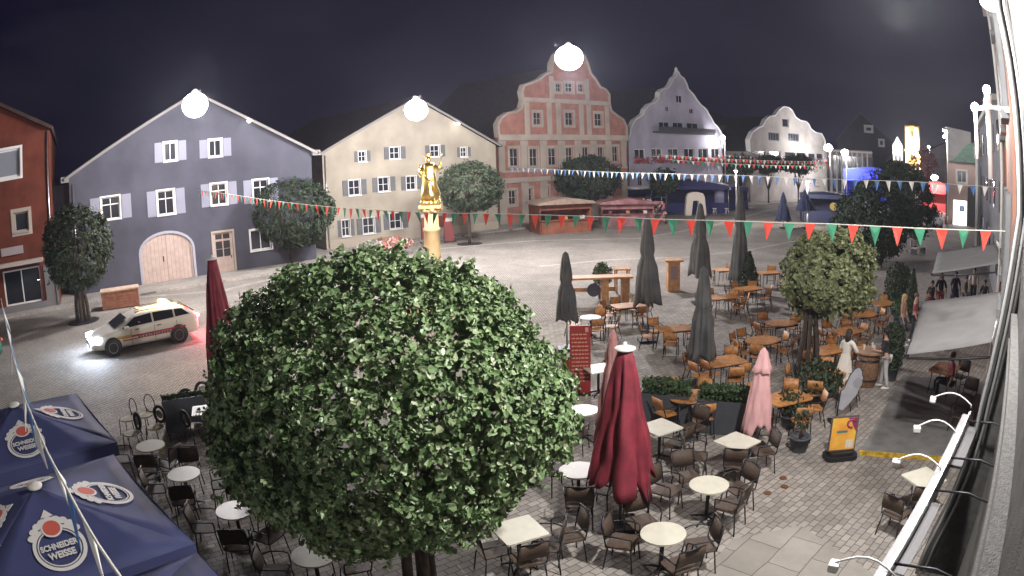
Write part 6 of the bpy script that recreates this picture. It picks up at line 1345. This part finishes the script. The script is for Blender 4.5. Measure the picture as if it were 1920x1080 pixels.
CW = mat('white_cloth', (.66, .64, .58), .8, noise=.1, scale=8, bump=.3, bscale=20); CDK = mat('black_cloth', (.02, .022, .028), .85); JN = mat('denim', (.10, .12, .17), .85, noise=.2, scale=10); TAN = mat('tan_cloth', (.30, .18, .12), .8); CRD = mat('dull_red_cloth', (.28, .05, .06), .8); CNV = mat('navy_cloth', (.03, .035, .08), .85); COL_ = mat('olive_cloth', (.16, .17, .13), .85); CPL = mat('pale_trousers', (.50, .49, .48), .8)
face = lambda p, q: atan2(q.y-p.y, q.x-p.x)-pi/2
rb = {'r': ((.30, .14, 1.16), (.22, .38, 1.10)), 'l': ((-.28, .12, 1.15), (-.16, .38, 1.12))}
p = at(1578, 740); person(p, face(p, bt), 'woman in a long white dress with dark hair leaning on the barrel table', 1.76, top=CW, dress=CW, hair=HD, arms=rb, lean=.06, longhair=True, stride=.04)
p = at(1656, 728); person(p, face(p, bt), 'person in dark top and pale trousers standing right of the barrel', 1.66, top=CDK, bottom=CPL, hair=HD, shoes=WHITE, arms=rb, lean=.10, stride=.14)
p = at(1688, 645); person(p, -2.5, 'blond person in tan top and jeans walking beside the near awning', 1.72, top=TAN, bottom=JN, hair=HB, shoes=WHITE, stride=.16, longhair=True)
p = at(1710, 640); person(p, -2.3, 'person in dull red top walking right behind the blond one', 1.70, top=CRD, bottom=CDK, hair=HBR, shoes=WHITE, stride=-.10)
def by_head(px, py, z): q = at(px, py, z); q.z = 0; return q
for px, py, zh, rz, L, kw in ((1749, 527, 1.25, 2.2, 'dark haired person seated lowest at the left end of the group', dict(seat=True, top=CDK, bottom=CDK, hair=HD)),
    (1766, 516, 1.66, 2.6, 'person in black with rosy skirt standing left in the awning group', dict(top=CDK, bottom=CRD, hair=HD, longhair=True)),
    (1793, 510, 1.72, 2.9, 'person in dark navy dress standing tallest in the awning group', dict(top=CNV, bottom=CNV, hair=HD, dress=CNV)),
    (1812, 516, 1.30, -2.6, 'person in olive shirt seated in the middle of the awning group', dict(seat=True, top=COL_, bottom=JN, hair=HBR)),
    (1827, 512, 1.50, 2.4, 'person in pale shirt leaning right in the awning group', dict(top=CPL, bottom=CDK, hair=HD)),
    (1848, 524, 1.28, 1.9, 'person in black seated at the right end of the awning group', dict(seat=True, top=CDK, bottom=CDK, hair=HD)),
    (1744, 545, 1.24, .6, 'person in dull red seated nearest the camera in the group', dict(seat=True, top=CRD, bottom=JN, hair=HBR)),
    (1788, 664, 1.22, 1.2, 'person in maroon seated under the near awning edge', dict(seat=True, top=CRD, bottom=CDK, hair=HBR))):
    p = by_head(px, py, zh); person(p, rz, L, group='people under the awnings', **kw)
for px, py, L, rz in ((1402, 372, 'distant dark figure nearest the glowing post lamp', .5), (1412, 374, 'distant dark figure right of the first one', 1.5)):
    person(at(px, py), rz, L, top=CDK, bottom=CDK, hair=HD, group='distant passers-by')

# unseen wall lamp added behind and left of the camera to light the tree
p = Vector((-7.5, -4.5, 8.6)); t = empty('wall_street_lamp', p); tag(t, 'added unseen street lamp on the near house wall behind the open navy parasols', 'street lamp')
m = MB(); m.ball((0, 0, 0), .17, 14, (1.2, 1.2, .8)); m.build('lamp_glass', BULB2, t); m = MB(); m.lathe([(.22, .04), (.2, .14), (.05, .2)], 16); m.build('lamp_shade', OFFW, t); m = MB(); m.tube([(0, 0, .18), (0, 0, .3), (.6, -1.2, .3)], .03, 8); m.build('bracket', WHITE, t)
lamp('lamp_light', (-.05, .15, -.32), 600, (1, .96, .93), .3, t)
# night air
m = MB(); m.b2(-320, 420, -60, 420, -1, 60); hz = m.build('haze', None or WHITE, None); hz.data.materials.clear(); hm = bpy.data.materials.new('night_air'); hm.use_nodes = True; ht = hm.node_tree
ht.nodes.remove(ht.nodes['Principled BSDF']); pv = ht.nodes.new('ShaderNodeVolumePrincipled'); pv.inputs['Density'].default_value = HAZE; pv.inputs['Color'].default_value = (.78, .80, .98, 1); pv.inputs['Anisotropy'].default_value = .55
ht.links.new(pv.outputs[0], ht.nodes['Material Output'].inputs['Volume']); hz.data.materials.append(hm); tag(hz, kind='stuff')

# ================================================================ tidy up: prototypes away, lettering to meshes
index_children()
def drop(o):
    for c in kids(o): drop(c)
    bpy.data.objects.remove(o)
for o in (CH_A, CH_H, CH_H2, CH_B, T_R, T_S, T_W, T_O, T_RW): drop(o)
bpy.context.view_layer.update(); dg = bpy.context.evaluated_depsgraph_get()
for o in [o for o in COL.objects if o.type == 'FONT']:
    me = bpy.data.meshes.new_from_object(o.evaluated_get(dg)); n = bpy.data.objects.new('lettering', me); COL.objects.link(n); n.parent = o.parent; n.matrix_local = o.matrix_local.copy(); bpy.data.objects.remove(o)
